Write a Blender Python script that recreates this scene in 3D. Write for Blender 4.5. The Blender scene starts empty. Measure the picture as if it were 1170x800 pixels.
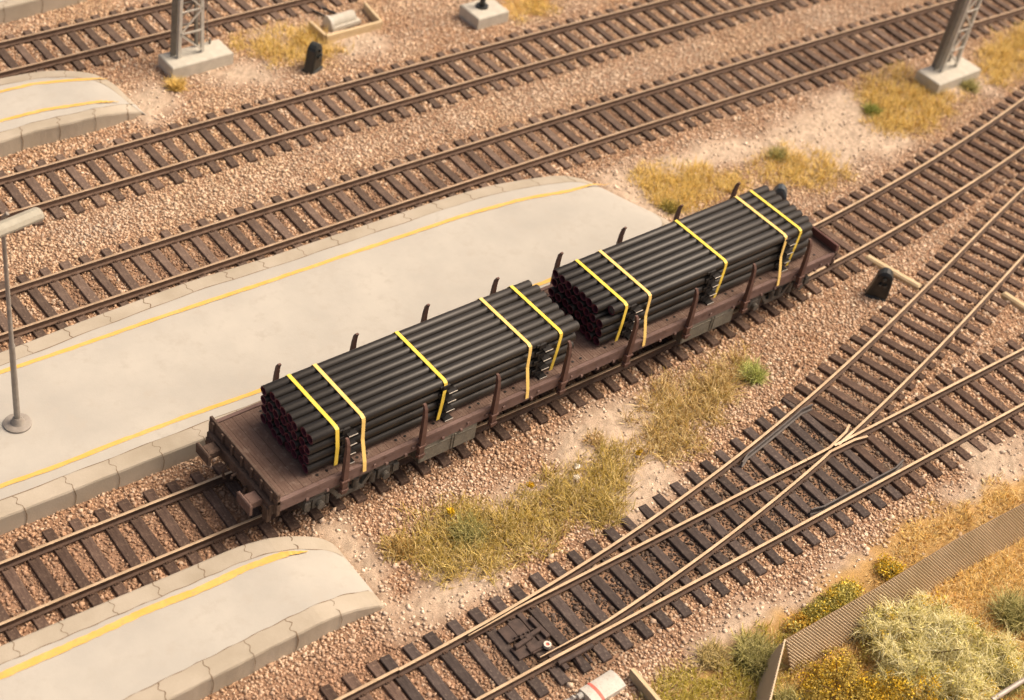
import bpy, bmesh, math, random
import numpy as np
from mathutils import Vector, Matrix
random.seed(7); rng = np.random.default_rng(11)
sc = bpy.context.scene

# ------------------------------------------------------------------ camera
F_PX, YAW, PITCH, ROLL = 1855.767, -0.80334303, 0.85223378, 0.19579976
CAM = np.array([-14.11614381, -21.31092129, 27.74093014])
def _rot():
    ca, sa = math.cos(YAW), math.sin(YAW); cb, sb = math.cos(PITCH), math.sin(PITCH); cc, s_ = math.cos(ROLL), math.sin(ROLL)
    return np.array([[ca,-sa,0],[sa,ca,0],[0,0,1]]) @ np.array([[1,0,0],[0,cb,-sb],[0,sb,cb]]) @ np.array([[cc,-s_,0],[s_,cc,0],[0,0,1]])
RM = _rot()
cam_d = bpy.data.cameras.new('camera'); cam = bpy.data.objects.new('camera', cam_d); sc.collection.objects.link(cam)
M4 = Matrix([list(RM[0])+[CAM[0]], list(RM[1])+[CAM[1]], list(RM[2])+[CAM[2]], [0,0,0,1]])
cam.matrix_world = M4
cam_d.sensor_width = 36; cam_d.lens = F_PX/1170*36
cam_d.clip_start = .1; cam_d.clip_end = 1500
cam_d.dof.use_dof = True; cam_d.dof.focus_distance = 38.5; cam_d.dof.aperture_fstop = 0.26
sc.camera = cam

# ------------------------------------------------------------------ light
SUN_DIR = Vector((0.62, -0.22, 0.95)).normalized()
elev = math.asin(SUN_DIR.z); azim = math.atan2(SUN_DIR.x, SUN_DIR.y)
world = bpy.data.worlds.new('World'); sc.world = world; world.use_nodes = True
wn = world.node_tree.nodes; wl = world.node_tree.links
for n in list(wn): wn.remove(n)
wo = wn.new('ShaderNodeOutputWorld'); bg = wn.new('ShaderNodeBackground'); sky = wn.new('ShaderNodeTexSky')
sky.sky_type = 'NISHITA'; sky.sun_disc = False; sky.sun_elevation = elev; sky.sun_rotation = azim
sky.air_density = 0.45; sky.dust_density = 6.0; sky.ozone_density = 0.3
bg.inputs[1].default_value = 0.15
tn_ = wn.new('ShaderNodeMix'); tn_.data_type = 'RGBA'; tn_.blend_type = 'MULTIPLY'; tn_.inputs[0].default_value = 1
tn_.inputs[7].default_value = (1.13, 1.0, .84, 1); wl.new(sky.outputs[0], tn_.inputs[6]); wl.new(tn_.outputs[2], bg.inputs[0]); wl.new(bg.outputs[0], wo.inputs[0])
sun_d = bpy.data.lights.new('sun', 'SUN'); sun = bpy.data.objects.new('sun', sun_d); sc.collection.objects.link(sun)
sun_d.energy = 1.85; sun_d.angle = math.radians(28); sun_d.color = (1.0, 0.87, 0.71)
sun.rotation_euler = SUN_DIR.to_track_quat('Z', 'Y').to_euler()
sc.view_settings.view_transform = 'Standard'; sc.view_settings.look = 'None'
sc.view_settings.exposure = 0.33; sc.view_settings.gamma = 1.0

# ------------------------------------------------------------------ measuring helpers
def P(px, py, z=0.0):
    """the place on level z that the photograph shows at px, py"""
    d = RM @ np.array([(px-585)/F_PX, -(py-400)/F_PX, -1.0])
    t = (z-CAM[2])/d[2]
    return np.array([CAM[0]+d[0]*t, CAM[1]+d[1]*t])
def PL(pts, z=0.0): return np.array([P(a, b, z) for a, b in pts])
def in_view(x, y, m=110):
    q = (np.stack([x, y, np.zeros_like(x)-.25], 1)-CAM) @ RM
    u = 585+F_PX*q[:,0]/-q[:,2]; v = 400-F_PX*q[:,1]/-q[:,2]
    return (u>-m)&(u<1170+m)&(v>-m)&(v<800+m)

# value noise
_perm = rng.random((256,256))
def vnoise(x, y, s=1.0, o=0):
    x = np.asarray(x)/s+37.3*o+100; y = np.asarray(y)/s+11.7*o+100
    xi = np.floor(x).astype(int); yi = np.floor(y).astype(int); fx = x-xi; fy = y-yi
    fx = fx*fx*(3-2*fx); fy = fy*fy*(3-2*fy)
    g = lambda a, b: _perm[a%256, b%256]
    return (g(xi,yi)*(1-fx)+g(xi+1,yi)*fx)*(1-fy)+(g(xi,yi+1)*(1-fx)+g(xi+1,yi+1)*fx)*fy
def fbm(x, y, s, o=0): return (vnoise(x,y,s,o)*.5+vnoise(x,y,s/2.1,o+3)*.3+vnoise(x,y,s/4.3,o+7)*.2)

def poly_sd(x, y, poly):
    """signed distance to a polygon in the ground plane, negative inside"""
    x = np.asarray(x, float); y = np.asarray(y, float)
    d = np.full(x.shape, 1e9); ins = np.zeros(x.shape, bool); n = len(poly)
    for i in range(n):
        ax, ay = poly[i]; bx, by = poly[(i+1)%n]; ex, ey = bx-ax, by-ay
        t = np.clip(((x-ax)*ex+(y-ay)*ey)/(ex*ex+ey*ey+1e-12), 0, 1)
        d = np.minimum(d, np.hypot(x-ax-t*ex, y-ay-t*ey))
        c = ((ay > y) != (by > y)) & (x < (bx-ax)*(y-ay)/(by-ay+1e-12)+ax)
        ins ^= c
    return np.where(ins, -d, d)

# ------------------------------------------------------------------ materials
def new_mat(name):
    m = bpy.data.materials.new(name); m.use_nodes = True
    nt = m.node_tree; b = nt.nodes['Principled BSDF']; return m, nt, b
def ramp(nt, fac, stops):
    r = nt.nodes.new('ShaderNodeValToRGB'); e = r.color_ramp.elements
    while len(e) < len(stops): e.new(.5)
    for i, (p, c) in enumerate(stops): e[i].position = p; e[i].color = (*c, 1)
    if fac is not None: nt.links.new(fac, r.inputs[0])
    return r.outputs[0]
def tex(nt, scale, detail=3, rough=.6, kind='Noise', coord='Object', vec=None, stretch=None):
    tc = nt.nodes.new('ShaderNodeTexCoord'); o = tc.outputs[coord]
    if stretch:
        mp = nt.nodes.new('ShaderNodeMapping'); mp.inputs['Scale'].default_value = stretch; nt.links.new(o, mp.inputs[0]); o = mp.outputs[0]
    t = nt.nodes.new('ShaderNodeTex'+kind); nt.links.new(o, t.inputs['Vector']); t.inputs['Scale'].default_value = scale
    if kind == 'Noise': t.inputs['Detail'].default_value = detail; t.inputs['Roughness'].default_value = rough
    return t.outputs['Fac'] if kind == 'Noise' else t.outputs[0]
def bump(nt, b, h, strength=.4, dist=.02):
    n = nt.nodes.new('ShaderNodeBump'); n.inputs['Strength'].default_value = strength; n.inputs['Distance'].default_value = dist
    nt.links.new(h, n.inputs['Height']); nt.links.new(n.outputs[0], b.inputs['Normal'])
def mixc(nt, f, a, b_, mode='MIX'):
    m = nt.nodes.new('ShaderNodeMix'); m.data_type = 'RGBA'; m.blend_type = mode
    for s, v in ((0, f), (6, a), (7, b_)):
        if isinstance(v, (int, float)): m.inputs[s].default_value = v
        elif isinstance(v, tuple): m.inputs[s].default_value = (*v, 1)
        else: nt.links.new(v, m.inputs[s])
    return m.outputs[2]
def mat_noise(name, c1, c2, scale=6, rough=.8, spec=.3, b_scale=40, b_str=.3, b_dist=.01, c3=None, metal=0, stretch=None, per_object=False):
    m, nt, b = new_mat(name)
    col = ramp(nt, tex(nt, scale, 5, stretch=stretch), [(.3, c1), (.7, c2)])
    if c3: col = mixc(nt, ramp(nt, tex(nt, scale*4.7, 6, .7), [(.52, (0,0,0)), (.68, (1,1,1))]), col, c3)
    if per_object:
        oi = nt.nodes.new('ShaderNodeObjectInfo')
        mr = nt.nodes.new('ShaderNodeMapRange'); mr.inputs[3].default_value = .72; mr.inputs[4].default_value = 1.3
        nt.links.new(oi.outputs['Random'], mr.inputs[0])
        hs = nt.nodes.new('ShaderNodeHueSaturation'); nt.links.new(mr.outputs[0], hs.inputs['Value']); nt.links.new(col, hs.inputs['Color']); col = hs.outputs[0]
    nt.links.new(col, b.inputs['Base Color'])
    b.inputs['Roughness'].default_value = rough; b.inputs['Specular IOR Level'].default_value = spec; b.inputs['Metallic'].default_value = metal
    if b_str: bump(nt, b, tex(nt, b_scale, 4), b_str, b_dist)
    return m
def mat_attr(name, attr, rough=.9, spec=.2, vary=0, b_scale=60, b_str=.0, trans=0):
    m, nt, b = new_mat(name)
    a = nt.nodes.new('ShaderNodeAttribute'); a.attribute_name = attr; col = a.outputs['Color']
    if vary:
        col = mixc(nt, vary, col, ramp(nt, tex(nt, 22, 4), [(.3, (.35,.35,.35)), (.7, (1,1,1))]), 'MULTIPLY')
    nt.links.new(col, b.inputs['Base Color']); b.inputs['Roughness'].default_value = rough; b.inputs['Specular IOR Level'].default_value = spec
    if b_str: bump(nt, b, tex(nt, b_scale, 3), b_str, .01)
    return m

M = {}
M['sleeper'] = mat_noise('sleeper_wood', (.068,.045,.036), (.135,.092,.072), 3, .9, .15, 30, .6, .014, (.21,.15,.11), stretch=(9,1.2,3), per_object=True)
M['sleeper_oily'] = mat_noise('sleeper_oily', (.045,.034,.031), (.095,.073,.065), 3, .8, .25, 30, .5, .012, (.15,.12,.10), stretch=(9,1.2,3), per_object=True)
M['sleeper_hazy'] = mat_noise('sleeper_hazy', (.095,.066,.052), (.165,.120,.096), 3, .9, .15, 30, .6, .014, (.26,.19,.14), stretch=(9,1.2,3), per_object=True)  # paler wood for the far tracks: some dust, with haze put into the colour
M['rail_side'] = mat_noise('rail_rust', (.060,.037,.027), (.115,.070,.048), 5, .7, .3, 60, .3)
M['rail_top'] = mat_noise('rail_head_worn', (.46,.34,.21), (.66,.50,.33), 2.5, .45, .5, 80, .1, .002, metal=.35)
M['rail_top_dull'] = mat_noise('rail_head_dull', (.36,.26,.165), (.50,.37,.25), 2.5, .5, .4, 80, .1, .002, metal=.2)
M['rail_side_hazy'] = mat_noise('rail_rust_hazy', (.11,.072,.052), (.18,.12,.088), 5, .8, .2, 60, .3)  # paler rust for the far tracks, haze painted into it
M['rail_top_bare'] = mat_noise('rail_head_bare', (.62,.48,.32), (.78,.63,.44), 2.5, .35, .5, 80, .1, .002, metal=.5)
M['stones'] = mat_attr('ballast_stone', 'tint', .92, .15, .25)
M['grass'] = mat_attr('grass_blade', 'tint', .75, .25)
M['concrete'] = mat_noise('platform_concrete', (.41,.395,.355), (.495,.475,.42), .55, .85, .25, 26, .35, .008, (.435,.41,.36))
M['kerb'] = mat_noise('kerb_stone', (.37,.325,.25), (.48,.43,.35), .7, .85, .2, 22, .4, .01)
M['joint'] = mat_noise('joint_dirt', (.16,.115,.075), (.24,.175,.12), 5, .95, .1, 40, 0)
M['yellow'] = mat_noise('line_paint_yellow', (.68,.41,.08), (.74,.48,.15), 3, .7, .3, 50, .2, .004, (.56,.37,.15))
M['pad_concrete'] = mat_noise('pad_concrete', (.48,.46,.39), (.60,.57,.49), 4, .85, .2, 40, .4, .01)
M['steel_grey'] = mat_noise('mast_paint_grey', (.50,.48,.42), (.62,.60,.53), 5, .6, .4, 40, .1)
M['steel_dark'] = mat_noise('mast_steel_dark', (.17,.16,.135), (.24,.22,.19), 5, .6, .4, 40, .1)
M['lamp_paint'] = mat_noise('lamp_paint', (.36,.34,.27), (.44,.42,.34), 5, .55, .4, 40, .1)
M['lamp_base'] = mat_noise('lamp_foot', (.24,.215,.185), (.35,.32,.28), 5, .5, .5, 40, .3)
M['black'] = mat_noise('signal_black', (.012,.014,.013), (.03,.035,.033), 6, .38, .5, 30, .2)
M['blueblack'] = mat_noise('signal_hood', (.04,.052,.06), (.075,.095,.11), 6, .4, .5, 30, .2)
M['lens'] = mat_noise('signal_lens', (.08,.09,.08), (.12,.13,.12), 6, .2, .6, 30, 0)
M['wagon'] = mat_noise('wagon_brown', (.115,.072,.060), (.175,.115,.095), 1.6, .8, .2, 30, .25, .006, (.22,.155,.13))
M['sill'] = mat_noise('wagon_side_brown', (.150,.100,.088), (.215,.148,.130), 1.3, .85, .2, 30, .25, .006, (.135,.085,.07))
M['deck'] = mat_noise('deck_planks', (.13,.084,.066), (.185,.125,.10), 1.2, .9, .15, 40, .5, .01, (.23,.17,.135), stretch=(6,1,1))
M['flap_inner'] = mat_noise('flap_inner', (.10,.045,.038), (.15,.07,.06), 3, .7, .3, 30, .2)
M['dirty_end'] = mat_noise('wagon_end_dirt', (.085,.058,.045), (.15,.105,.08), 4, .85, .2, 30, .5, .01, (.05,.035,.03))
M['under'] = mat_noise('underframe_dark', (.055,.051,.045), (.115,.107,.092), 4, .7, .35, 30, .4, .01, (.16,.15,.13))
M['boxgrey'] = mat_noise('side_box_grey', (.14,.13,.105), (.21,.20,.165), 3, .8, .25, 30, .5, .01, (.26,.24,.20))
M['stake'] = mat_noise('stake_brown', (.09,.05,.04), (.16,.09,.072), 4, .65, .35, 30, .2)
M['pipe'] = mat_noise('pipe_black', (.015,.013,.011), (.026,.023,.019), 2.2, .44, .45, 90, .12, .002, stretch=(1,5,5))
M['pipe_in'] = mat_noise('pipe_bore', (.10,.026,.038), (.16,.045,.06), 8, .6, .3, 90, .1, .002)
M['strap'] = mat_noise('strap_yellow', (.84,.62,.07), (.90,.70,.13), 2, .5, .3, 60, .1, .002)
M['strap_o'] = mat_noise('strap_yellow_orange', (.86,.60,.17), (.92,.68,.25), 2, .5, .3, 60, .1, .002)
M['spacer'] = mat_noise('spacer_black', (.010,.009,.009), (.02,.018,.017), 4, .5, .4, 60, .1)
M['spacer_tip'] = mat_noise('spacer_tip', (.62,.58,.50), (.75,.71,.63), 4, .6, .4, 60, 0)
M['cream'] = mat_noise('cream_wood', (.55,.42,.24), (.68,.55,.36), 3, .8, .2, 40, .3, .006, stretch=(1,4,4))
M['board'] = mat_noise('board_side', (.30,.25,.17), (.40,.34,.24), 5, .85, .2, 40, .3, .006)
M['white'] = mat_noise('motor_white', (.52,.50,.44), (.64,.62,.56), 4, .6, .35, 40, .15, .004, (.42,.39,.33))
M['red'] = mat_noise('red_stripe', (.62,.14,.10), (.72,.22,.17), 9, .7, .3, 40, 0)
M['rust'] = mat_noise('mechanism_rust', (.045,.032,.028), (.10,.068,.056), 6, .7, .35, 50, .4, .008)
M['metal'] = mat_noise('bright_steel', (.34,.33,.30), (.46,.45,.42), 6, .65, .3, 50, .2)
M['bluemetal'] = mat_noise('check_rail_steel', (.09,.08,.075), (.15,.135,.125), 6, .6, .3, 50, .2)
M['fence'] = mat_noise('fence_ribs', (.58,.46,.30), (.70,.57,.40), 1.2, .6, .4, 50, .15)
M['fence_web'] = mat_noise('fence_web', (.22,.145,.075), (.30,.20,.115), 1.2, .7, .3, 50, .15)
M['rod'] = mat_noise('handrail_silver', (.36,.32,.28), (.48,.44,.40), 3, .55, .4, 50, .1, metal=.3)
M['twig'] = mat_noise('twig', (.10,.06,.03), (.16,.10,.05), 8, .9, .1, 40, 0)

# ------------------------------------------------------------------ mesh helpers
COL = sc.collection
class MB:
    def __init__(s): s.v = []; s.f = []; s.m = []
    def add(s, vs, fs, mi=0):
        o = len(s.v); s.v += [tuple(map(float, v)) for v in vs]; s.f += [tuple(i+o for i in f) for f in fs]; s.m += [mi]*len(fs)
    def box(s, x0, x1, y0, y1, z0, z1, mi=0, b=0.0, top_in=0.0):
        if x0 > x1: x0, x1 = x1, x0
        if y0 > y1: y0, y1 = y1, y0
        if z0 > z1: z0, z1 = z1, z0
        b = min(b, (x1-x0)*.4, (y1-y0)*.4, (z1-z0)*.4)
        if b <= 0:
            t = top_in
            vs = [(x0,y0,z0),(x1,y0,z0),(x1,y1,z0),(x0,y1,z0),(x0+t,y0+t,z1),(x1-t,y0+t,z1),(x1-t,y1-t,z1),(x0+t,y1-t,z1)]
            s.add(vs, [(0,3,2,1),(4,5,6,7),(0,1,5,4),(1,2,6,5),(2,3,7,6),(3,0,4,7)], mi); return
        vs = []
        for z, i in ((z0, b), (z0+b, 0), (z1-b, 0), (z1, b)):
            for (x, sx), (y, sy) in (((x0,1),(y0,1)), ((x1,-1),(y0,1)), ((x1,-1),(y1,-1)), ((x0,1),(y1,-1))):
                vs.append((x+sx*(i+b*.0)+ (0), y+sy*i, z))
        fs = [(3,2,1,0), (12,13,14,15)]
        for l in range(3):
            for k in range(4):
                fs.append((l*4+k, l*4+(k+1)%4, l*4+4+(k+1)%4, l*4+4+k))
        s.add(vs, fs, mi)
    def obox(s, c, ax, L, Wd, H, mi=0, b=0.0):
        """box centred on c (bottom centre), long axis angle ax"""
        t = MB(); t.box(-L/2, L/2, -Wd/2, Wd/2, 0, H, mi, b)
        ca, sa = math.cos(ax), math.sin(ax)
        s.add([(c[0]+x*ca-y*sa, c[1]+x*sa+y*ca, c[2]+z) for x, y, z in t.v], t.f, mi)
    def tube(s, pts, r, n=10, mi=0, caps=True):
        pts = [Vector(p) for p in pts]; rr = r if isinstance(r, (list, tuple)) else [r]*len(pts)
        vs = []; fs = []
        up = None
        for i, p in enumerate(pts):
            d = (pts[min(i+1, len(pts)-1)]-pts[max(i-1, 0)]).normalized()
            if up is None: up = Vector((0,0,1)) if abs(d.z) < .9 else Vector((1,0,0))
            a = d.cross(up).normalized(); up2 = a.cross(d).normalized(); up = up2
            for k in range(n):
                t = 2*math.pi*k/n; vs.append(p+(a*math.cos(t)+up2*math.sin(t))*rr[i])
        for i in range(len(pts)-1):
            for k in range(n): fs.append((i*n+k, i*n+(k+1)%n, (i+1)*n+(k+1)%n, (i+1)*n+k))
        if caps: fs.append(tuple(range(n))[::-1]); fs.append(tuple((len(pts)-1)*n+k for k in range(n)))
        s.add(vs, fs, mi)
    def bar(s, p, q, w, h=None, mi=0):
        """square bar from p to q"""
        h = h or w; p = Vector(p); q = Vector(q); d = (q-p).normalized()
        u = Vector((0,0,1)) if abs(d.z) < .95 else Vector((1,0,0))
        a = d.cross(u).normalized(); u = a.cross(d).normalized()
        vs = [e+a*(i*w/2)+u*(j*h/2) for e in (p, q) for i, j in ((-1,-1),(1,-1),(1,1),(-1,1))]
        s.add(vs, [(3,2,1,0),(4,5,6,7),(0,1,5,4),(1,2,6,5),(2,3,7,6),(3,0,4,7)], mi)
    def prism(s, poly, z0, z1, mi=0, sc_top=1.0):
        n = len(poly); cx = sum(p[0] for p in poly)/n; cy = sum(p[1] for p in poly)/n
        vs = [(x, y, z0) for x, y in poly]+[(cx+(x-cx)*sc_top, cy+(y-cy)*sc_top, z1) for x, y in poly]
        s.add(vs, [tuple(range(n))[::-1], tuple(range(n, 2*n))]+[(i, (i+1)%n, n+(i+1)%n, n+i) for i in range(n)], mi)
    def build(s, name, mats, parent=None, smooth=False, loc=None):
        me = bpy.data.meshes.new(name); me.from_pydata(s.v, [], s.f)
        if not isinstance(mats, (list, tuple)): mats = [mats]
        for m in mats: me.materials.append(m)
        me.polygons.foreach_set('material_index', s.m)
        if smooth:
            me.polygons.foreach_set('use_smooth', [True]*len(s.f))
        me.update()
        if smooth: me.set_sharp_from_angle(angle=math.radians(40))
        o = bpy.data.objects.new(name, me); COL.objects.link(o)
        if parent: o.parent = parent
        if loc: o.location = loc
        return o
def tag(o, label=None, cat=None, group=None, kind=None):
    if label: o['label'] = label
    if cat: o['category'] = cat
    if group: o['group'] = group
    if kind: o['kind'] = kind
    return o
def empty(name, loc=(0,0,0), rz=0):
    o = bpy.data.objects.new(name, None); COL.objects.link(o); o.location = loc; o.rotation_euler = (0,0,rz); o.empty_display_size = .3; return o
def copy_tree(o, parent=None):
    c = o.copy(); COL.objects.link(c)
    if parent: c.parent = parent
    for ch in list(o.children): copy_tree(ch, c)
    return c
def np_mesh(name, V, Fq, mat, tint=None, parent=None):
    """V (n,3); Fq (m,k) equal-sized faces"""
    me = bpy.data.meshes.new(name); me.vertices.add(len(V)); me.vertices.foreach_set('co', np.asarray(V, np.float32).ravel())
    m, k = Fq.shape
    me.loops.add(m*k); me.loops.foreach_set('vertex_index', Fq.astype(np.int32).ravel())
    me.polygons.add(m); me.polygons.foreach_set('loop_start', np.arange(0, m*k, k, dtype=np.int32))
    me.polygons.foreach_set('loop_total', np.full(m, k, np.int32))
    me.update(calc_edges=True)
    if tint is not None:
        a = me.attributes.new('tint', 'FLOAT_COLOR', 'POINT')
        a.data.foreach_set('color', np.concatenate([tint, np.ones((len(tint),1))], 1).astype(np.float32).ravel())
    me.materials.append(mat)
    o = bpy.data.objects.new(name, me); COL.objects.link(o)
    if parent: o.parent = parent
    return o

# ------------------------------------------------------------------ tracks: centre lines measured off the photograph
RT = {}
RT['T1f']=[(0,202),(154,161),(300,120.3),(454,77.7),(600,40.5),(759,0)]
RT['T1n']=[(0,246),(38.5,234.6),(160,199.7),(300,159.2),(454,117.4),(600,76),(754,30),(887,0)]
RT['T2f']=[(0,332),(154,284.6),(300,238.5),(423,199.5),(600,144),(754,98.7),(885,59),(983,30.8),(1093,0)]
RT['T2n']=[(0,382.6),(154,328),(300,283.3),(454,234.6),(556,200),(600,186),(754,136),(885,95),(1083,33),(1170,9)]
RT['T0f']=[(0,48),(102.6,22.6),(200,1.3)]
RT['T0n']=[(0,83.3),(102.6,56.4),(200,33.3),(300,9),(338,0)]
RT['T3f']=[(0,642.8),(132,591.5),(265,537.5),(933,254.4),(1034,200.5),(1108.5,153.8),(1170,112.8)]
RT['T3n']=[(0,712.9),(312.8,584.7),(615,455),(751,400),(954.6,297.4),(1049.5,247.4),(1125,199.7),(1170,166.5)]
RT['Uf']=[(378,799.5),(500,741),(600,687.8),(741,600),(885,485),(982.8,399.8),(1057,325.6),(1126.4,253.8),(1170,214)]
RT['Un']=[(723,686),(834.6,614),(870,583),(931.5,528),(952,510),(1024,446),(1071,400),(1160,310)]
RT['Ln']=[(538.5,799.5),(600,769),(754,688.5),(907,603.5),(1024,537),(1170,460)]
RT['Lf']=[(664,657.7),(779.5,599.7),(885,545),(927.7,523),(954.6,506),(1024,471.8),(1093,438.5),(1165,401)]
G = 0.75
class Line:
    def __init__(s, far, near, deg, extra=()):
        f = PL(RT[far]); n = PL(RT[near])
        pf = np.polyfit(np.r_[f[:,0], n[:,0]], np.r_[f[:,1]-G, n[:,1]+G], min(deg, 2))
        for it in range(4):
            dp = np.polyder(pf)
            X = []; Y = []
            for q, sg in ((f, -1), (n, 1)):
                for x, y in q:
                    th = math.atan(np.polyval(dp, x)); X.append(x-sg*G*math.sin(th)); Y.append(y+sg*G*math.cos(th))
            for x, y in extra: X.append(x); Y.append(y)
            pf = np.polyfit(X, Y, deg)
        s.p = pf; s.d = np.polyder(pf); s.x0 = min(X); s.x1 = max(X)
    def y(s, x):
        x = np.asarray(x, float); xc = np.clip(x, s.x0, s.x1)
        return np.polyval(s.p, xc)+np.polyval(s.d, xc)*(x-xc)
    def th(s, x): return np.arctan(np.polyval(s.d, np.clip(x, s.x0, s.x1)))
    def off(s, x, o):
        t = s.th(x); return np.stack([x-o*np.sin(t), s.y(x)+o*np.cos(t)], -1)
T0 = Line('T0f','T0n',1); T1 = Line('T1f','T1n',2); T2 = Line('T2f','T2n',2); T3 = Line('T3f','T3n',4)
LL = Line('Lf','Ln',1)
UU = Line('Uf','Un',4, extra=[(-4, float(LL.y(-4))), (-2, float(LL.y(-2))), (0, float(LL.y(0)))])

RAILZ = 0.0; SLP_TOP = -0.185
PROF = [(-.075,-.185),(.075,-.185),(.075,-.165),(.018,-.14),(.018,-.045),(.034,-.03),(.034,-.006),(.026,0),(-.026,0),(-.034,-.006),(-.034,-.03),(-.018,-.045),(-.018,-.14),(-.075,-.165)]
def rail_mb(pts, top_mi=1, prof=PROF, zoff=0.0, taper=None):
    pts = np.asarray(pts); n = len(pts); m = len(prof); mb = MB(); vs = []
    d = np.gradient(pts, axis=0); d /= np.linalg.norm(d, axis=1)[:,None]
    for i in range(n):
        w = taper[i] if taper is not None else 1
        for a, z in prof: vs.append((pts[i,0]-d[i,1]*a*w, pts[i,1]+d[i,0]*a*w, z+zoff))
    fs = []; ms = []
    for i in range(n-1):
        for k in range(m):
            fs.append((i*m+k, i*m+(k+1)%m, (i+1)*m+(k+1)%m, (i+1)*m+k)); ms.append(top_mi if k in (6,7,8) else 0)
    fs.append(tuple(range(m))[::-1]); ms.append(0); fs.append(tuple((n-1)*m+k for k in range(m))); ms.append(0)
    mb.v = vs; mb.f = fs; mb.m = ms
    return mb
def xs(a, b, st=.6): return np.linspace(a, b, max(3, int(abs(b-a)/st)+1))

SLEEPERS = []   # (cx, cy, angle, length) for keeping the stones off them
SW = .25
_slp_cache = {}
def sleeper_mesh(t0, t1, clips, kind='sleeper'):
    key = (kind, round(t0,2), round(t1,2), tuple(round(c,2) for c in clips))
    if key in _slp_cache: return _slp_cache[key]
    mb = MB(); mb.box(-SW/2, SW/2, t0, t1, -.33, SLP_TOP-.002, 0, .014)
    for c in clips:
        for sg in (-1, 1):
            mb.box(-.062, .062, c+sg*.085-.03, c+sg*.085+.03, SLP_TOP-.004, SLP_TOP+.035, 1, .008)
            mb.tube([(0, c+sg*.098, SLP_TOP+.02), (0, c+sg*.098, SLP_TOP+.055)], .018, 6, 1)
    me = mb.build('sleeper', [M[kind], M['rail_side']]); md = me.data; bpy.data.objects.remove(me)
    _slp_cache[key] = md; return md
def lay_sleepers(line, a, b, parent, sp=.58, t0=-1.3, t1=1.3, clips=(-G, G), fn=None, dz=0.0, kind='sleeper'):
    x = a
    while x < b:
        th = float(line.th(x)); u0, u1, cl = (t0, t1, clips) if fn is None else fn(x)
        if u1-u0 > .3:
            jt = random.uniform(-.02,.02)
            o = bpy.data.objects.new('sleeper', sleeper_mesh(u0, u1, cl, kind)); COL.objects.link(o); o.parent = parent
            o.location = (x-parent.location.x, float(line.y(x))-parent.location.y, random.uniform(-.008,.004)+dz)
            o.rotation_euler = (random.uniform(-.004,.004), random.uniform(-.03,.03), th+random.uniform(-.022,.022))
            o.scale = (random.uniform(.93,1.07), 1, 1)
            c = line.off(np.array(x), (u0+u1)/2); SLEEPERS.append((c[0], c[1], th, u1-u0))
        x += sp*math.cos(th)
def track(line, a, b, label, sp=.58, hazy=False, **kw):
    if hazy: kw['kind'] = 'sleeper_hazy'  # far tracks get paler, lower-contrast colours in place of haze
    t = empty('railway_track', (a, float(line.y(a)), 0)); tag(t, label, 'railway track', 'railway tracks across the yard')
    for o in (G, -G):
        pts = line.off(xs(a, b), o)-np.array([t.location.x, t.location.y])
        rail_mb(pts).build('rail', [M['rail_side_hazy'], M['rail_top_dull']] if hazy else [M['rail_side'], M['rail_top']], t)
    lay_sleepers(line, a, b, t, sp, **kw)
    return t

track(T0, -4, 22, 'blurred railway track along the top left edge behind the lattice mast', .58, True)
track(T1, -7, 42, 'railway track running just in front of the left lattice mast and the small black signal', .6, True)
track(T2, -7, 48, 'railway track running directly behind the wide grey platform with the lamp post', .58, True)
track(T3, -13, 44, 'railway track on which the flat wagon with pipes stands', .6)
track(LL, -9, .3, 'straight railway track leading into the points from the bottom edge', .6)
track(LL, 14.45, 36, 'railway track leaving the points to the right, nearer the ribbed fence', .6, fn=lambda x: (-1.3, 1.3 if UU.y(x)-LL.y(x) > 2.75 else max(.98, float(UU.y(x)-LL.y(x))-1.25), (-G, G)))
track(UU, 14.45, 44, 'railway track curving away from the points towards the upper right edge', .6, dz=-.006, fn=lambda x: (-1.3 if UU.y(x)-LL.y(x) > 2.75 else -.98, 1.3, (-G, G)))

# ------------------------------------------------------------------ points (turnout)
tn = empty('railway_points', (7.4, float(LL.y(7.4)), 0)); tag(tn, 'set of railway points with crossing, check rails and dark stained long sleepers', 'railway points')
TO = np.array([7.4, float(LL.y(7.4))])
RS = [M['rail_side'], M['rail_top']]
def trail(pts, name, mats=RS, parent=tn, **kw):
    return rail_mb(np.asarray(pts)-TO, **kw).build(name, mats, parent)
trail(LL.off(xs(.3, 14.45), -G), 'stock_rail'); trail(UU.off(xs(.3, 14.45), G), 'stock_rail')
# closure rails with blades: Un rail, Lf rail
xc = 13.2
def tip_taper(n, k): 
    t = np.ones(n); t[:k] = np.linspace(.35, 1, k); return t
a = LL.off(xs(2.1, 3.0, .3), G)-np.array([[0,.10]]); b_ = LL.off(xs(3.3, 12.75), G)
pts = np.r_[a, b_]; pts[:6,1] -= np.linspace(.0,0,6)
# blade lies against the far stock rail
xb = xs(2.1, 12.75, .45); yb = np.minimum(LL.off(xb, G)[:,1], UU.off(xb, G)[:,1]-.085); 
trail(np.stack([xb, yb], 1), 'switch_blade', taper=tip_taper(len(xb), 7))
xb = xs(3.05, 12.75, .45); pb = UU.off(xb, -G); pb[:,1] = np.maximum(pb[:,1], LL.y(xb)-G+.17)
trail(pb, 'switch_blade', taper=tip_taper(len(xb), 6))
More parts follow.
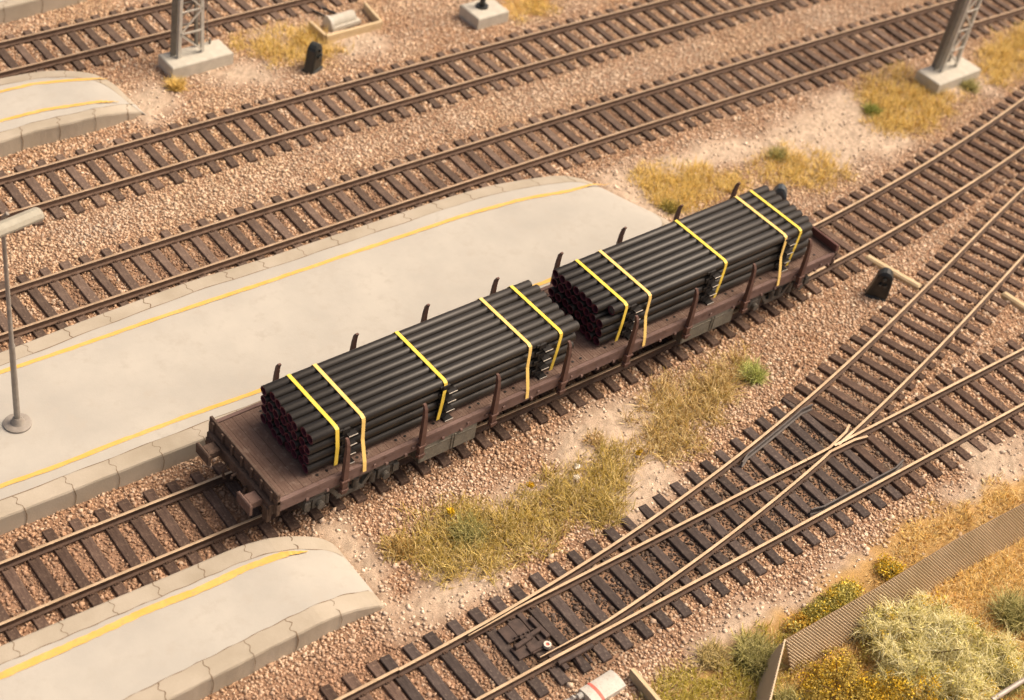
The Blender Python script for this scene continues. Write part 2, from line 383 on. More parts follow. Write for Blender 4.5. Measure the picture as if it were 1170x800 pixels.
# wing rails: each closure rail bends alongside the other route
w1 = np.array([LL.off(np.array(12.75), G), LL.off(np.array(13.0), G), UU.off(np.array(13.5), -G+.10), UU.off(np.array(14.3), -G+.12), UU.off(np.array(14.6), -G+.2)])
w2 = np.array([UU.off(np.array(12.75), -G), UU.off(np.array(13.0), -G), LL.off(np.array(13.5), G-.10), LL.off(np.array(14.4), G-.12), LL.off(np.array(14.8), G-.2)])
trail(w1, 'wing_rail'); trail(w2, 'wing_rail')
# crossing nose: two rails joined
nz = MB()
r1 = rail_mb(LL.off(xs(13.75, 14.45, .3), G)-TO); r2 = rail_mb(UU.off(xs(13.75, 14.45, .3), -G)-TO, zoff=-.0015)
nz.add(r1.v, r1.f); nz.m[-len(r1.f):] = r1.m; nz.add(r2.v, r2.f); nz.m[-len(r2.f):] = r2.m
nz.build('crossing_nose', [M['rail_side'], M['rail_top_bare']], tn)
def check(line, side, a, b):
    x = xs(a, b, .35); o = np.full(len(x), side*(G-.13)); o[0] -= side*.09; o[-1] -= side*.09
    pts = np.array([line.off(np.array(xx), oo) for xx, oo in zip(x, o)])
    trail(pts, 'check_rail', [M['bluemetal'], M['bluemetal']], taper=np.full(len(x), .62))
check(UU, 1, 11.3, 14.5); check(LL, -1, 11.6, 15.0)
# long sleepers
def long_fn(x):
    sep = float(UU.y(x)-LL.y(x))
    cl = [-G, G] if sep < .12 else ([-G, sep+G, G, sep-G] if abs(sep-2*G) > .18 and sep > .3 else [-G, sep+G])
    return (-1.3, sep+1.3, tuple(sorted(cl)))
lay_sleepers(LL, .3, 14.4, tn, .6, fn=long_fn, kind='sleeper_oily')
# throw mechanism between the rails
def Tp(px, py, z): q = P(px, py, z); return np.array([q[0], q[1], z])
mc = Tp(600, 722, -.17)
mt = empty('throw_mechanism', (mc[0]-TO[0], mc[1]-TO[1], 0)); mt.parent = tn
ang = float(LL.th(2))
def loc2(px, py, z=-.17): q = Tp(px, py, z); return (q[0]-mc[0], q[1]-mc[1])
mm = MB()
for (px, py, L, W_, H, z, rz) in [(587,722,.62,.42,.06,-.19,0),(600,728,.30,.95,.07,-.185,0),(612,741,.42,.16,.11,-.18,0),(597,737,.5,.10,.12,-.15,.1),(609,727,.5,.10,.13,-.15,.1),(615,720,.12,.62,.12,-.16,.05),(595,745,.34,.34,.05,-.18,0),(620,733,.14,1.75,.075,-.2,0),(634,749,.34,.3,.07,-.18,0)]:
    x, y = loc2(px, py); mm.obox((x, y, z), ang+rz, L, W_, H, 0, .012)
for k in range(5):
    x, y = loc2(588+k*5, 731-k*2.2); mm.tube([(x, y, -.12), (x, y, -.06)], .022, 8)
mm.build('mechanism_frame', M['rust'], mt)
x, y = loc2(625.5, 736.5, -.05)
rg = MB()
vs = []; fs = []; n = 20
for r, z in ((.065,-.12),(.085,-.12),(.085,-.03),(.045,-.03),(.045,-.09)):
    vs += [(x+r*math.cos(2*math.pi*k/n), y+r*math.sin(2*math.pi*k/n), z) for k in range(n)]
for l in range(4): fs += [(l*n+k, l*n+(k+1)%n, (l+1)*n+(k+1)%n, (l+1)*n+k) for k in range(n)]
rg.add(vs, fs); rg.build('ring', M['spacer_tip'], mt, smooth=True)
rg2 = MB(); rg2.tube([(x,y,-.13),(x,y,-.06)], .044, 16); rg2.build('plug', M['red'], mt)
# long side bar and rods outside the near rail
sb = MB(); q1 = Tp(637.5, 758.5, -.1); q2 = Tp(677, 737.5, -.1)
sb.tube([q1-np.array([TO[0],TO[1],0]), q2-np.array([TO[0],TO[1],0])], .055, 10)
for (a_, c_) in (((657,750),(664,762)),((668,747),(676,757))):
    q1 = Tp(*a_, -.16); q2 = Tp(*c_, -.2); sb.tube([q1-np.array([TO[0],TO[1],0]), q2-np.array([TO[0],TO[1],0])], .04, 8)
sb.build('side_bar', M['rust'], tn)
# point motor box
pm = Tp(689, 784, -.1); pmo = empty('point_motor', (pm[0], pm[1], -.3), 0.02); tag(pmo, 'white point motor box with a red stripe beside the points at the bottom edge', 'point motor')
mb = MB(); n = 9; prof = [(-.25, 0), (-.25, .16)]+[(-.25+.5*k/8, .16+.06*math.sin(math.pi*k/8)**.7) for k in range(1, 8)]+[(.25,.16),(.25,0)]
vs = [(x_, y_, z_) for x_ in (-.46,.46) for y_, z_ in prof]; m_ = len(prof)
mb.add(vs, [tuple(range(m_)), tuple(range(m_, 2*m_))[::-1]]+[(i, i+m_, (i+1)%m_+m_, (i+1)%m_) for i in range(m_)])
mb.build('housing', M['white'], pmo)
mb = MB(); vs = [(x_, y_*1.012, z_+.006) for x_ in (-.235,-.16) for y_, z_ in prof]
mb.add(vs, [tuple(range(m_)), tuple(range(m_, 2*m_))[::-1]]+[(i, i+m_, (i+1)%m_+m_, (i+1)%m_) for i in range(m_)]); mb.build('stripe', M['red'], pmo)
mb = MB(); mb.tube([(-.62,.12,.14),(-.5,.12,.14)], .07, 12); mb.tube([(-.95,.22,.10),(-.6,.14,.13)], .035, 8); mb.tube([(-.78,.16,.08),(-.70,.16,.19)], .05, 8); mb.build('connecting_rod', M['metal'], pmo)

# ------------------------------------------------------------------ platforms
def resample(pts, n):
    pts = np.asarray(pts, float); d = np.r_[0, np.cumsum(np.hypot(*np.diff(pts, axis=0).T))]; t = np.linspace(0, d[-1], n)
    return np.stack([np.interp(t, d, pts[:,0]), np.interp(t, d, pts[:,1])], 1)
def smooth_line(pts, n):
    q = resample(pts, n)
    for _ in range(3): q[1:-1] = (q[:-2]+2*q[1:-1]+q[2:])/4
    return q
PLAT = []
def platform(name, far, near, label, hw=.062, ztop=.25, zbot=-.42, end_drop=3.0, kerb=.45, lines=(), n=90, joint_sp=2.0, both=True):
    """far / near: edge curves running towards the tip; the slab is the surface between them"""
    F_ = smooth_line(far, n); N_ = smooth_line(near, n)
    PLAT.append(np.r_[F_, N_[::-1]])
    root = empty(name, (float(N_[0,0]), float(N_[0,1]), 0)); O = np.array([root.location.x, root.location.y]); tag(root, label, 'platform')
    dF = np.r_[0, np.cumsum(np.hypot(*np.diff(F_, axis=0).T))]; 
    back = dF[-1]-dF
    zt = np.where(back < end_drop, -.24+(ztop+.24)*(np.clip(back/end_drop, 0, 1))**.55, ztop)
    Wd = np.hypot(*(F_-N_).T)
    # cross-section: parameters from near wall bottom to far wall bottom
    def section(i):
        f = F_[i]; c = N_[i]; u = (f-c)/Wd[i]; z = zt[i]; out = []
        zb = min(zbot, z-.05)
        wob = .004*math.sin(i*1.7)+.004*math.sin(i*.61)
        out.append((*(c-u*.015), zb)); out.append((*(c-u*(.0+wob)), z-.06)); out.append((*(c+u*.02), z-.016)); out.append((*(c+u*.06), z))
        out.append((*(c+u*kerb), z))
        for t in np.linspace(kerb, Wd[i]-kerb, 12)[1:-1]: out.append((*(c+u*t), z+.006*math.sin(t*2+i*.3)))
        out.append((*(c+u*(Wd[i]-kerb)), z)); out.append((*(c+u*(Wd[i]-.06)), z)); out.append((*(c+u*(Wd[i]-.02)), z-.016)); out.append((*(f+u*wob), z-.06)); out.append((*(f+u*.015), zb))
        return out
    S = [section(i) for i in range(n)]; m = len(S[0])
    slab = MB(); kb = MB()
    for mbx, rngs in ((slab, [(4, m-5)]), (kb, [(0, 4), (m-5, m-1)])):
        for lo, hi in rngs:
            vs = []; fs = []; w = hi-lo+1
            for i in range(n): vs += [(S[i][k][0]-O[0], S[i][k][1]-O[1], S[i][k][2]) for k in range(lo, hi+1)]
            for i in range(n-1):
                for k in range(w-1): fs.append((i*w+k, (i+1)*w+k, (i+1)*w+k+1, i*w+k+1))
            mbx.add(vs, fs)
    # end face
    kb.add([(S[-1][k][0]-O[0], S[-1][k][1]-O[1], S[-1][k][2]) for k in range(m)], [tuple(range(m))])
    slab.build('paving', M['concrete'], root, smooth=True)
    # joints across the kerb: wobbling cracks over the top and down the wall, and the line along the kerb
    for side in ((0, 1) if both else (0,)):
        C = N_ if side == 0 else F_; D = F_ if side == 0 else N_
        dC = np.r_[0, np.cumsum(np.hypot(*np.diff(C, axis=0).T))]
        s = random.uniform(.4, 1.2)
        while s < dC[-1]-.3:
            i = int(np.interp(s, dC, np.arange(n))); i = min(max(i, 1), n-2)
            c = np.array([np.interp(s, dC, C[:,0]), np.interp(s, dC, C[:,1])]); tg = (C[i+1]-C[i-1]); tg /= np.hypot(*tg); u = (D[i]-C[i]); u /= np.hypot(*u); z = float(np.interp(s, dC, zt))
            if z > -.1:
                st = []
                kk = min(kerb, Wd[i]*.4)
                amp = random.uniform(.03,.075)
                for t in np.linspace(0, 1, 9):
                    w = amp*math.sin(t*9+s)*(.4+.6*math.sin(t*3.1)); 
                    st.append((c+u*(kk*(1-t)+.055*t)+tg*w, z+.004))
                w8 = w
                st.append((c+u*.015+tg*w8, z-.013)); st.append((c-u*.022+tg*w8, z-.06))
                for t in np.linspace(.25, 1, 4): st.append((c-u*(.022+.012*t)+tg*(w8+.03*math.sin(t*5)), z-.06+(zbot-z+.1)*t))
                wd = random.uniform(.006,.012); vs = []; fs = []
                for j, (p, zz) in enumerate(st):
                    w_ = wd*random.uniform(.6,1.4); vs += [(*(p-tg*w_-O), zz), (*(p+tg*w_-O), zz)]
                fs = [(2*j, 2*j+1, 2*j+3, 2*j+2) for j in range(len(st)-1)]
                kb.add(vs, fs, 1)
            s += joint_sp*random.uniform(.92,1.08)
        vs = []; fs = []
        idx = [i for i in range(n) if zt[i] > -.12]
        for j, i in enumerate(idx):
            u = (D[i]-C[i])/Wd[i]; q = C[i]+u*(kerb+.012*math.sin(i*1.3)); w_ = .008*(.5+random.random()) if random.random() > .12 else .002
            vs += [(*(q-u*w_-O), zt[i]+.0055), (*(q+u*w_-O), zt[i]+.0055)]
        fs = [(2*j, 2*j+1, 2*j+3, 2*j+2) for j in range(len(idx)-1)]
        kb.add(vs, fs, 1)
    kb.build('kerb', [M['kerb'], M['joint']], root, smooth=False)
    for pts in lines:
        q = smooth_line(pts, 160); d = np.gradient(q, axis=0); d /= np.linalg.norm(d, axis=1)[:,None]; nn = np.stack([-d[:,1], d[:,0]], 1)
        vs = []
        for i in range(len(q)):
            tt = np.clip(((q[i]-N_)*(F_-N_)).sum(1)/(Wd**2), 0, 1); dd = np.hypot(*(N_+(F_-N_)*tt[:,None]-q[i]).T); j = int(np.argmin(dd)); z = max(zt[j], zt[min(j+1,n-1)], zt[max(j-1,0)])+.012
            e1 = hw+.014*(vnoise(q[i,0]*3, q[i,1]*3, .3, 1)-.5)*2; e2 = hw+.014*(vnoise(q[i,0]*3, q[i,1]*3, .25, 5)-.5)*2
            f = min(1, (len(q)-i)/9)
            vs += [(*(q[i]-nn[i]*e1*f-O), z), (*(q[i]+nn[i]*e2*f-O), z)]
        mb = MB(); mb.add(vs, [(2*j, 2*j+1, 2*j+3, 2*j+2) for j in range(len(q)-1)]); mb.build('yellow_line', M['yellow'], root)
    return root

Z = .25
far = [(-16, 6.3), (-8, 6.5), *PL([(25.6,392.3),(107.7,360.3),(154,343.6),(215,320.5),(300,295),(346,279.5),(423,254),(500,228),(556,211.5),(600,204),(643,198),(677,199.5),(700,210)], Z)]
near = [(-16, 1.95), (-8, 1.85), (-4, 1.78), (0, 1.70), (6, 1.55), (11, 1.5), (14.5, 1.6), (16.2, 2.2), (16.5,3.2)]
near_end = PL([(744,255)], .0)[0]
yl1 = [(-15, 2.9), *PL([(0,555.6),(61.5,534.6),(128,508),(205,479),(297,446.7)], Z), (5, 2.32), *PL([(615,325.6),(631,319)], Z), (13.5,2.25)]
yl2 = [(-15, 5.85), *PL([(0,425.6),(77,400),(179.5,364),(300,324),(454,272),(531,246),(600,227),(651,218.5)], Z), P(697,209,.1)]
platform('station_platform', far, near, 'wide pale platform with the lamp post, behind the loaded wagon', ztop=Z, lines=(yl1, yl2), kerb=.46, joint_sp=1.13, end_drop=1.6)
far = [(-12, -1.0), *PL([(0,737),(102.6,694),(205,651.4),(273.5,622.3),(325,608.6),(369,603.5),(388,610)], Z)]
near = [(-12, -4.25), *PL([(210,790),(265,762.5),(314.5,737),(357,716)], Z), P(402,699,.05), P(441,689,-.1)]
yl = [(-11.5, -1.95), *PL([(0,773),(102.6,728),(169,697),(231,673),(282,648.7),(326,633)], Z), P(352,628,.22)]
platform('station_platform', far, near, 'pale platform tip in front of the wagon end, in the lower left corner', ztop=Z, hw=.088, lines=(yl,), kerb=.46, joint_sp=1.06, end_drop=1.7)
far = [(-7, 17.1), *PL([(0,88.5),(25.6,84),(51,79.5),(87,80),(115,84.6),(133,92.3),(150,106)], Z), P(160,118,0)]
near = [(-7, 14.5), *PL([(0,162),(41,148.7),(102.6,135)], Z), P(143,127,.1), P(166,126,-.1)]
yc1 = [(-6.5, 16.75), *PL([(0,105),(38.5,96),(77,92.3)], Z), P(123,91,.2)]; yc2 = [(-6.5, 14.95), *PL([(0,138.5),(51,125.6),(102.6,118)], Z), P(136,117.5,.12)]
platform('station_platform', far, near, 'narrow rounded platform tip between the two upper left tracks', ztop=Z, lines=(yc1, yc2), kerb=.4, joint_sp=1.06, end_drop=1.8, n=70)
far = [(-6, 24), (2, 24), (12, 23.7), (14,23.2)]; near = [(-6, 20.7), (3, 20.75), (7, 20.9), (10, 21.8)]
platform('station_platform', far, near, 'blurred grey platform just cut by the top left corner', ztop=Z, kerb=.4, joint_sp=1.4, end_drop=3, n=50)

# ------------------------------------------------------------------ ground, sand, ballast
def poly_px(pts, z=-.25): return PL(pts, z)
SAND = [poly_px(p) for p in (
    [(680,200),(735,255),(790,238),(735,205),(800,185),(860,180),(900,140),(960,105),(990,130),(1005,160),(965,195),(925,190),(880,160),(800,172),(720,196)],
    [(630,520),(655,500),(705,470),(740,462),(750,490),(705,520),(690,535),(712,560),(750,520),(760,545),(720,590),(700,580),(680,540)],
    [(385,608),(408,628),(430,660),(440,700),(470,690),(520,665),(480,680),(500,700),(455,720),(445,690)],
    [(540,600),(600,560),(650,535),(660,548),(600,575),(560,600)],
    [(470,690),(540,650),(560,660),(510,690)],
    [(560,590),(610,560),(640,545),(620,560),(590,580)],
    [(800,740),(860,700),(930,670),(990,640),(1005,640),(960,670),(905,700),(880,720),(850,725)],
    [(1080,500),(1170,500),(1170,560),(1110,590),(1085,570),(1120,545)],
    [(150,110),(175,105),(195,120),(170,135)],[(300,40),(420,38),(430,50),(400,62),(380,45)],
    [(240,82),(310,78),(312,92),(260,90)],[(1080,95),(1130,88),(1120,100),(1085,108)],[(1000,170),(1010,150),(1030,160),(1010,180)])]
def sand_amt(x, y):
    s = np.zeros(np.shape(x)); w = (fbm(x, y, 1.1, 2)-.5)*1.2+(fbm(x, y, .3, 4)-.5)*.35
    for p in SAND: s = np.maximum(s, np.clip(.78-(poly_sd(x, y, p)+w)/.8, 0, 1))
    return s
TRK = [T0, T1, T2, T3, LL, UU]
def trackdist(x, y):
    d = np.full(np.shape(x), 9.)
    for L in TRK: d = np.minimum(d, np.abs(y-L.y(x))*np.cos(L.th(x)))
    return d
def ground_z(x, y, s=None):
    if s is None: s = sand_amt(x, y)
    d = trackdist(x, y)
    base = -.285-.05*np.clip((d-1.4)/1.5, 0, 1)+.05*(fbm(x, y, 2.3, 1)-.5)
    return base+s*(.055+.03*fbm(x, y, .5, 6))
def plat_inside(x, y, m=0.0):
    r = np.zeros(np.shape(x), bool)
    for p in PLAT: r |= poly_sd(x, y, p) < m
    return r
gx = np.r_[np.array([-400,-150,-60,-30,-20]), np.arange(-14, 44, .11), np.array([48,60,90,180,400])]
gy = np.r_[np.array([-400,-150,-60,-30,-22]), np.arange(-17, 26, .11), np.array([30,45,90,180,400])]
XX, YY = np.meshgrid(gx, gy, indexing='ij'); fx_, fy_ = XX.ravel(), YY.ravel()
sa = sand_amt(fx_, fy_); gz = ground_z(fx_, fy_, sa)
dirt = fbm(fx_, fy_, .35, 9)[:,None]
c_stone = np.array([.32,.20,.13])*(.7+.6*dirt); 
fine = rng.random((len(fx_),1))
c_sand = np.array([.60,.475,.355])*(.72+.45*fine)*(.9+.2*dirt)
# warm earth under the planted corner
EARTH = [poly_px([(735,800),(830,738),(885,712),(960,660),(1040,590),(1170,540),(1300,560),(1300,1000),(700,1000)]), poly_px([(560,-60),(640,-60),(620,18),(580,14)])]
ea = np.zeros(len(fx_))
for p in EARTH: ea = np.maximum(ea, np.clip(.5-(poly_sd(fx_, fy_, p)+(fbm(fx_, fy_, .9, 5)-.5)*.9)/.4, 0, 1))
c_earth = np.array([.50,.32,.13])*(.7+.6*dirt)
tint = c_stone*(1-sa[:,None])+c_sand*sa[:,None]; tint = tint*(1-ea[:,None])+c_earth*ea[:,None]
nx, ny = len(gx), len(gy)
I = np.arange(nx*ny).reshape(nx, ny)
Fq = np.stack([I[:-1,:-1], I[1:,:-1], I[1:,1:], I[:-1,1:]], -1).reshape(-1, 4)
m_g, nt, bb = new_mat('ground_grit')
at = nt.nodes.new('ShaderNodeAttribute'); at.attribute_name = 'tint'
spk = ramp(nt, tex(nt, 16, 5, .75), [(.32, (.62,.58,.55)), (.5, (1,1,1)), (.7, (1.0,1.0,1.0))])
nt.links.new(mixc(nt, .8, at.outputs['Color'], spk, 'MULTIPLY'), bb.inputs['Base Color']); bb.inputs['Roughness'].default_value = .95; bb.inputs['Specular IOR Level'].default_value = .1
bump(nt, bb, tex(nt, 19, 4, .8), .9, .035)
gobj = np_mesh('ground', np.stack([fx_, fy_, gz], 1), Fq, m_g, tint); gobj['kind'] = 'structure'

# grass zones: (polygon, blades per m2, length, colours, lean)
OLIVE = [(.44,.31,.06),(.54,.39,.10),(.30,.22,.05),(.72,.56,.22),(.38,.30,.08)]
TAN = [(.52,.36,.13),(.46,.30,.09),(.34,.22,.07),(.74,.58,.30),(.46,.34,.09)]
GOLD = [(.74,.53,.15),(.68,.48,.13),(.80,.62,.24),(.62,.43,.12)]
ORANGE = [(.74,.51,.15),(.82,.60,.23),(.62,.37,.10),(.86,.68,.34)]
GREEN = [(.36,.33,.11),(.44,.40,.15),(.54,.48,.21),(.27,.25,.08)]
MOSS = [(.42,.34,.05),(.50,.41,.07),(.32,.26,.04),(.56,.47,.13)]
ZONES = [
 ('strip', [(440,618),(505,572),(560,578),(620,548),(640,548),(690,515),(722,520),(722,545),(700,600),(640,600),(600,640),(530,660),(470,650)], 1500, .30, OLIVE),
 ('strip', [(735,470),(770,440),(800,425),(850,405),(850,430),(825,470),(800,510),(770,525),(735,505)], 1500, .34, TAN),
 ('behind', [(715,205),(760,190),(835,195),(850,210),(800,240),(760,240)], 1300, .26, GOLD),
 ('behind', [(862,190),(890,170),(955,175),(968,200),(935,215),(890,212)], 1100, .26, GOLD),
 ('behind', [(980,95),(1030,78),(1105,115),(1060,150),(1020,160),(985,140)], 1100, .28, GOLD),
 ('behind', [(1115,60),(1180,25),(1200,60),(1165,95),(1120,95)], 1100, .28, GOLD),
 ('mast', [(272,50),(300,35),(355,35),(400,55),(380,70),(300,72)], 1100, .28, GOLD),
 ('mast', [(580,-30),(650,-30),(625,15),(590,20)], 900, .24, GOLD),
 ('moss', [(720,960),(750,810),(765,775),(830,752),(890,732),(885,790),(870,960)], 1900, .22, MOSS),
 ('orange', [(1005,650),(1040,600),(1100,580),(1175,545),(1175,575),(1100,612),(1010,662)], 1500, .16, ORANGE),
 ('orange', [(1000,700),(1170,612),(1420,500),(1420,1000),(880,1000),(885,790),(940,760)], 1500, .16, ORANGE),
]
ZP = [(z[0], poly_px(z[1]), *z[2:]) for z in ZONES]

# ballast: one crushed stone after another, each a small angular block
sp = .073
X0, Y0 = np.meshgrid(np.arange(-12, 46, sp), np.arange(-16, 26, sp), indexing='ij')
sx = (X0+rng.uniform(-.5,.5,X0.shape)*sp).ravel(); sy = (Y0+rng.uniform(-.5,.5,X0.shape)*sp).ravel()
k = in_view(sx, sy, 260); sx, sy = sx[k], sy[k]
k = ~plat_inside(sx, sy, -.02); sx, sy = sx[k], sy[k]
for cx, cy, th, L in SLEEPERS:
    near_ = np.abs(sx-cx)+np.abs(sy-cy) < L+.6
    idx = np.nonzero(near_)[0]; dx = sx[idx]-cx; dy = sy[idx]-cy
    a_ = dx*math.cos(th)+dy*math.sin(th); b2 = -dx*math.sin(th)+dy*math.cos(th)
    bad = (np.abs(a_) < SW/2+.012)&(np.abs(b2) < L/2+.015)
    bad &= ~((rng.random(len(idx)) < .05))
    keep = np.ones(len(sx), bool); keep[idx[bad]] = False; sx, sy = sx[keep], sy[keep]
s_am = sand_amt(sx, sy); keep = rng.random(len(sx)) > np.clip(s_am*1.15, 0, .90)
ea2 = np.zeros(len(sx))
for p in EARTH: ea2 = np.maximum(ea2, np.clip(.5-(poly_sd(sx, sy, p)+(fbm(sx, sy, .9, 5)-.5)*.9)/.4, 0, 1))
keep &= rng.random(len(sx)) > ea2*.97
sx, sy, s_am = sx[keep], sy[keep], s_am[keep]
N = len(sx)
td = trackdist(sx, sy); zc = ground_z(sx, sy, s_am)+rng.uniform(-.012,.022,N)
rad = np.exp(rng.normal(math.log(.0385), .28, N)); rad = np.clip(rad, .022, .075)
cube = np.array([[x,y,z] for z in (-1,1) for x, y in ((-1,-1),(1,-1),(1,1),(-1,1))], float)*.72
V = cube[None]*rng.uniform(.62,1.25,(N,1,3))+rng.uniform(-.33,.33,(N,8,3))
V[:,4:,:2] *= rng.uniform(.45,1.0,(N,1,1))
ax = rng.normal(size=(N,3)); ax /= np.linalg.norm(ax, axis=1)[:,None]; an = rng.uniform(0, 2*np.pi, N)
c_, s_ = np.cos(an)[:,None,None], np.sin(an)[:,None,None]; A = ax[:,None,:]
V = V*c_+np.cross(np.broadcast_to(A, V.shape), V)*s_+A*(V*A).sum(-1, keepdims=True)*(1-c_)
V = V*rad[:,None,None]; V[:,:,2] *= .85
V += np.stack([sx, sy, zc], 1)[:,None,:]
pal = np.array([.88,.87,.83])*np.array([[.74,.51,.35],[.64,.42,.275],[.82,.62,.46],[.44,.275,.175],[.88,.73,.58],[.50,.36,.26],[.76,.58,.45]])
ci = rng.choice(len(pal), N, p=[.26,.2,.18,.12,.07,.07,.10]); tc = pal[ci]*rng.uniform(.8,1.18,(N,1))
def blend(tc, m, col): return tc*(1-m[:,None])+(tc*0+np.array(col)*rng.uniform(.6,1.3,(N,1)))*m[:,None]
# greyer stone between the two upper tracks
m1 = np.exp(-((sy-(T1.y(sx)+T2.y(sx))/2-.1)/.8)**2)*.55*np.clip(fbm(sx, sy, 1.5, 3)*1.8, 0, 1); tc = blend(tc, m1, (.62,.50,.38))
# oily dark stone in the points and patches between the rails
inside = lambda L, w: np.clip(1.3-np.abs(sy-L.y(sx))/w, 0, 1)
m2 = np.maximum(inside(LL, .75), inside(UU, .75))*np.clip((sx-1)/2,0,1)*np.clip((19-sx)/5,0,1)*np.clip(fbm(sx, sy, .8, 8)*3.0+.15, 0, 1)*.95; tc = blend(tc, m2, (.105,.08,.068))
m3 = np.maximum(inside(T2, .9)*.9, inside(T3, .9)*.75)*np.clip(fbm(sx, sy, .9, 12)*2.4-.65, 0, 1); tc = blend(tc, m3, (.25,.155,.105))
m4 = np.exp(-(np.abs(sy+7.6)/.6)**2)*np.exp(-((sx-4.2)/1.9)**2)*.9; tc = blend(tc, m4, (.14,.095,.06))
dust = np.clip(fbm(sx, sy, 1.9, 31)*2.6-.95, 0, 1)*np.clip((td-1.2)/.6, 0, 1)
tc = blend(tc, dust*.55, (.84,.69,.54))
gold = np.clip(fbm(sx, sy, 2.7, 41)*2.4-.9, 0, 1)*np.clip((sy-8)/8+.3, .1, .8); tc = blend(tc, gold*.5, (.74,.52,.30))
brown = np.clip(np.exp(-((sy-T3.y(sx))/1.9)**2)*np.clip((1.5-sx)/2, 0, 1)+np.clip((3.5-sx)/3, 0, 1)*np.clip((-4.2-sy)/.8, 0, 1), 0, 1)*(.35+.65*np.clip(fbm(sx, sy, .7, 51)*1.6, 0, 1)); tc = blend(tc, brown*.75, (.46,.285,.185))  # browner stone; beside the left wagon track it also paints in the sheltered shade
# golden dust near the planted areas
for zn, zp, *_ in ZP:
    if zn in ('orange', 'moss', 'behind', 'mast'):
        mm_ = np.clip(.7-poly_sd(sx, sy, zp)/1.0, 0, .5)*.7; tc = blend(tc, mm_, (.62,.42,.20))
tc = blend(tc, np.clip(s_am*1.2,0,.92), (.80,.66,.52))
tcv = np.repeat(tc, 8, 0)
f8 = np.array([[0,3,2,1],[4,5,6,7],[0,1,5,4],[1,2,6,5],[2,3,7,6],[3,0,4,7]])
FQ = (f8[None]+(np.arange(N)*8)[:,None,None]).reshape(-1, 4)
bl = np_mesh('ballast', V.reshape(-1,3), FQ, M['stones'], tcv)
tag(bl, 'crushed pinkish tan ballast stones lying between and around all the tracks', 'ballast', kind='stuff')
print('stones', N)

# ------------------------------------------------------------------ grass
def blades(x, y, z, length, cols, lean=.6, width=.0085, curl=.6):
    """tapering bent blades, three joints each: returns V, F(quads), tint"""
    n = len(x); az = rng.uniform(0, 2*np.pi, n); L = length*rng.uniform(.55,1.25,n); l = np.abs(rng.normal(0, lean, n))
    d = np.stack([np.cos(az), np.sin(az)], 1); side = np.stack([-np.sin(az+rng.normal(0,.5,n)), np.cos(az)], 1)
    pts = []; h = np.zeros(n); r = np.zeros(n); ang = l.copy()
    w = width*rng.uniform(.7,1.4,n)
    rows = []
    for j, wf in enumerate((1, .85, .55, .12)):
        c = np.stack([x+d[:,0]*r, y+d[:,1]*r, z+h], 1)
        o = np.zeros((n,3)); o[:,:2] = side*(w*wf)[:,None]
        rows += [c-o, c+o]
        ang = ang+curl*rng.uniform(.1,.7,n); st = L/3
        r = r+np.sin(np.minimum(ang,2.1))*st; h = h+np.cos(np.minimum(ang,2.1))*st
    Vb = np.stack(rows, 1)   # n,8,3
    f = np.array([[0,1,3,2],[2,3,5,4],[4,5,7,6]])
    F = (f[None]+(np.arange(n)*8)[:,None,None]).reshape(-1,4)
    c = np.array(cols)[rng.integers(0, len(cols), n)]*rng.uniform(.75,1.25,(n,1))
    return Vb.reshape(-1,3), F, np.repeat(c, 8, 0)
def grass_zone(poly, dens, length, cols, edge=.75):
    length = length*1.25; dens = dens*.72
    lo = poly.min(0)-.6; hi = poly.max(0)+.6; n = int((hi[0]-lo[0])*(hi[1]-lo[1])*dens)
    x = rng.uniform(lo[0], hi[0], n); y = rng.uniform(lo[1], hi[1], n)
    sd = poly_sd(x, y, poly)+.12+(fbm(x, y, .55, 21)-.5)*1.2
    clump = fbm(x, y, .33, 17)
    k = (rng.random(n) < np.clip(.5-sd/edge, 0, 1)*np.clip(clump*2.6-.45, .12, 1)) & in_view(x, y, 240)
    k &= trackdist(x, y) > 1.25
    x, y = x[k], y[k]; hgt = length*(.55+.9*fbm(x, y, .5, 25))
    return blades(x, y, ground_z(x, y)-.01, hgt, cols)
names = {'strip': 'dry olive and straw coloured grass strip in front of the wagon', 'behind': 'golden dry grass patches on the bare ground between the upper and the middle tracks', 'mast': 'blurred golden grass around the left lattice mast and the concrete foot', 'moss': 'dense mossy green grass at the bottom edge left of the ribbed fence', 'orange': 'short orange brown stubble around the ribbed fence in the lower right corner'}
for zn in names:
    Vs, Fs, Ts, off = [], [], [], 0
    for z in ZP:
        if z[0] != zn: continue
        v, f, t = grass_zone(z[1], z[2], z[3], z[4]); Vs.append(v); Fs.append(f+off); Ts.append(t); off += len(v)
        if zn in ('moss','strip'):
            v, f, t = grass_zone(z[1], z[2]*.25, z[3]*.8, [(.78,.64,.32),(.70,.56,.28)]); Vs.append(v); Fs.append(f+off); Ts.append(t); off += len(v)
        if zn == 'orange':
            v, f, t = grass_zone(z[1], z[2]*.5, z[3]*.7, [(.72,.52,.22),(.66,.44,.15)]); Vs.append(v); Fs.append(f+off); Ts.append(t); off += len(v)
    o = np_mesh('grass', np.concatenate(Vs), np.concatenate(Fs), M['grass'], np.concatenate(Ts)); tag(o, names[zn], 'grass', kind='stuff')
def tuft(px, py, r, h, n, cols, label, cat='grass tuft', name='grass_tuft', lean=.7, z=-.27, group='tufts of grass', extra=None, width=.010):
    c = P(px, py, z); ang = rng.uniform(0, 2*np.pi, n); rr = r*np.sqrt(rng.random(n))*.6
    x = c[0]+rr*np.cos(ang); y = c[1]+rr*np.sin(ang)
    v, f, t = blades(x, y, np.full(n, z-.02), np.full(n, h), cols, lean, width)
    o = np_mesh(name, v-np.array([c[0], c[1], z]), f, M['grass'], t); o.location = (c[0], c[1], z)
    tag(o, label, cat, group); return o, c
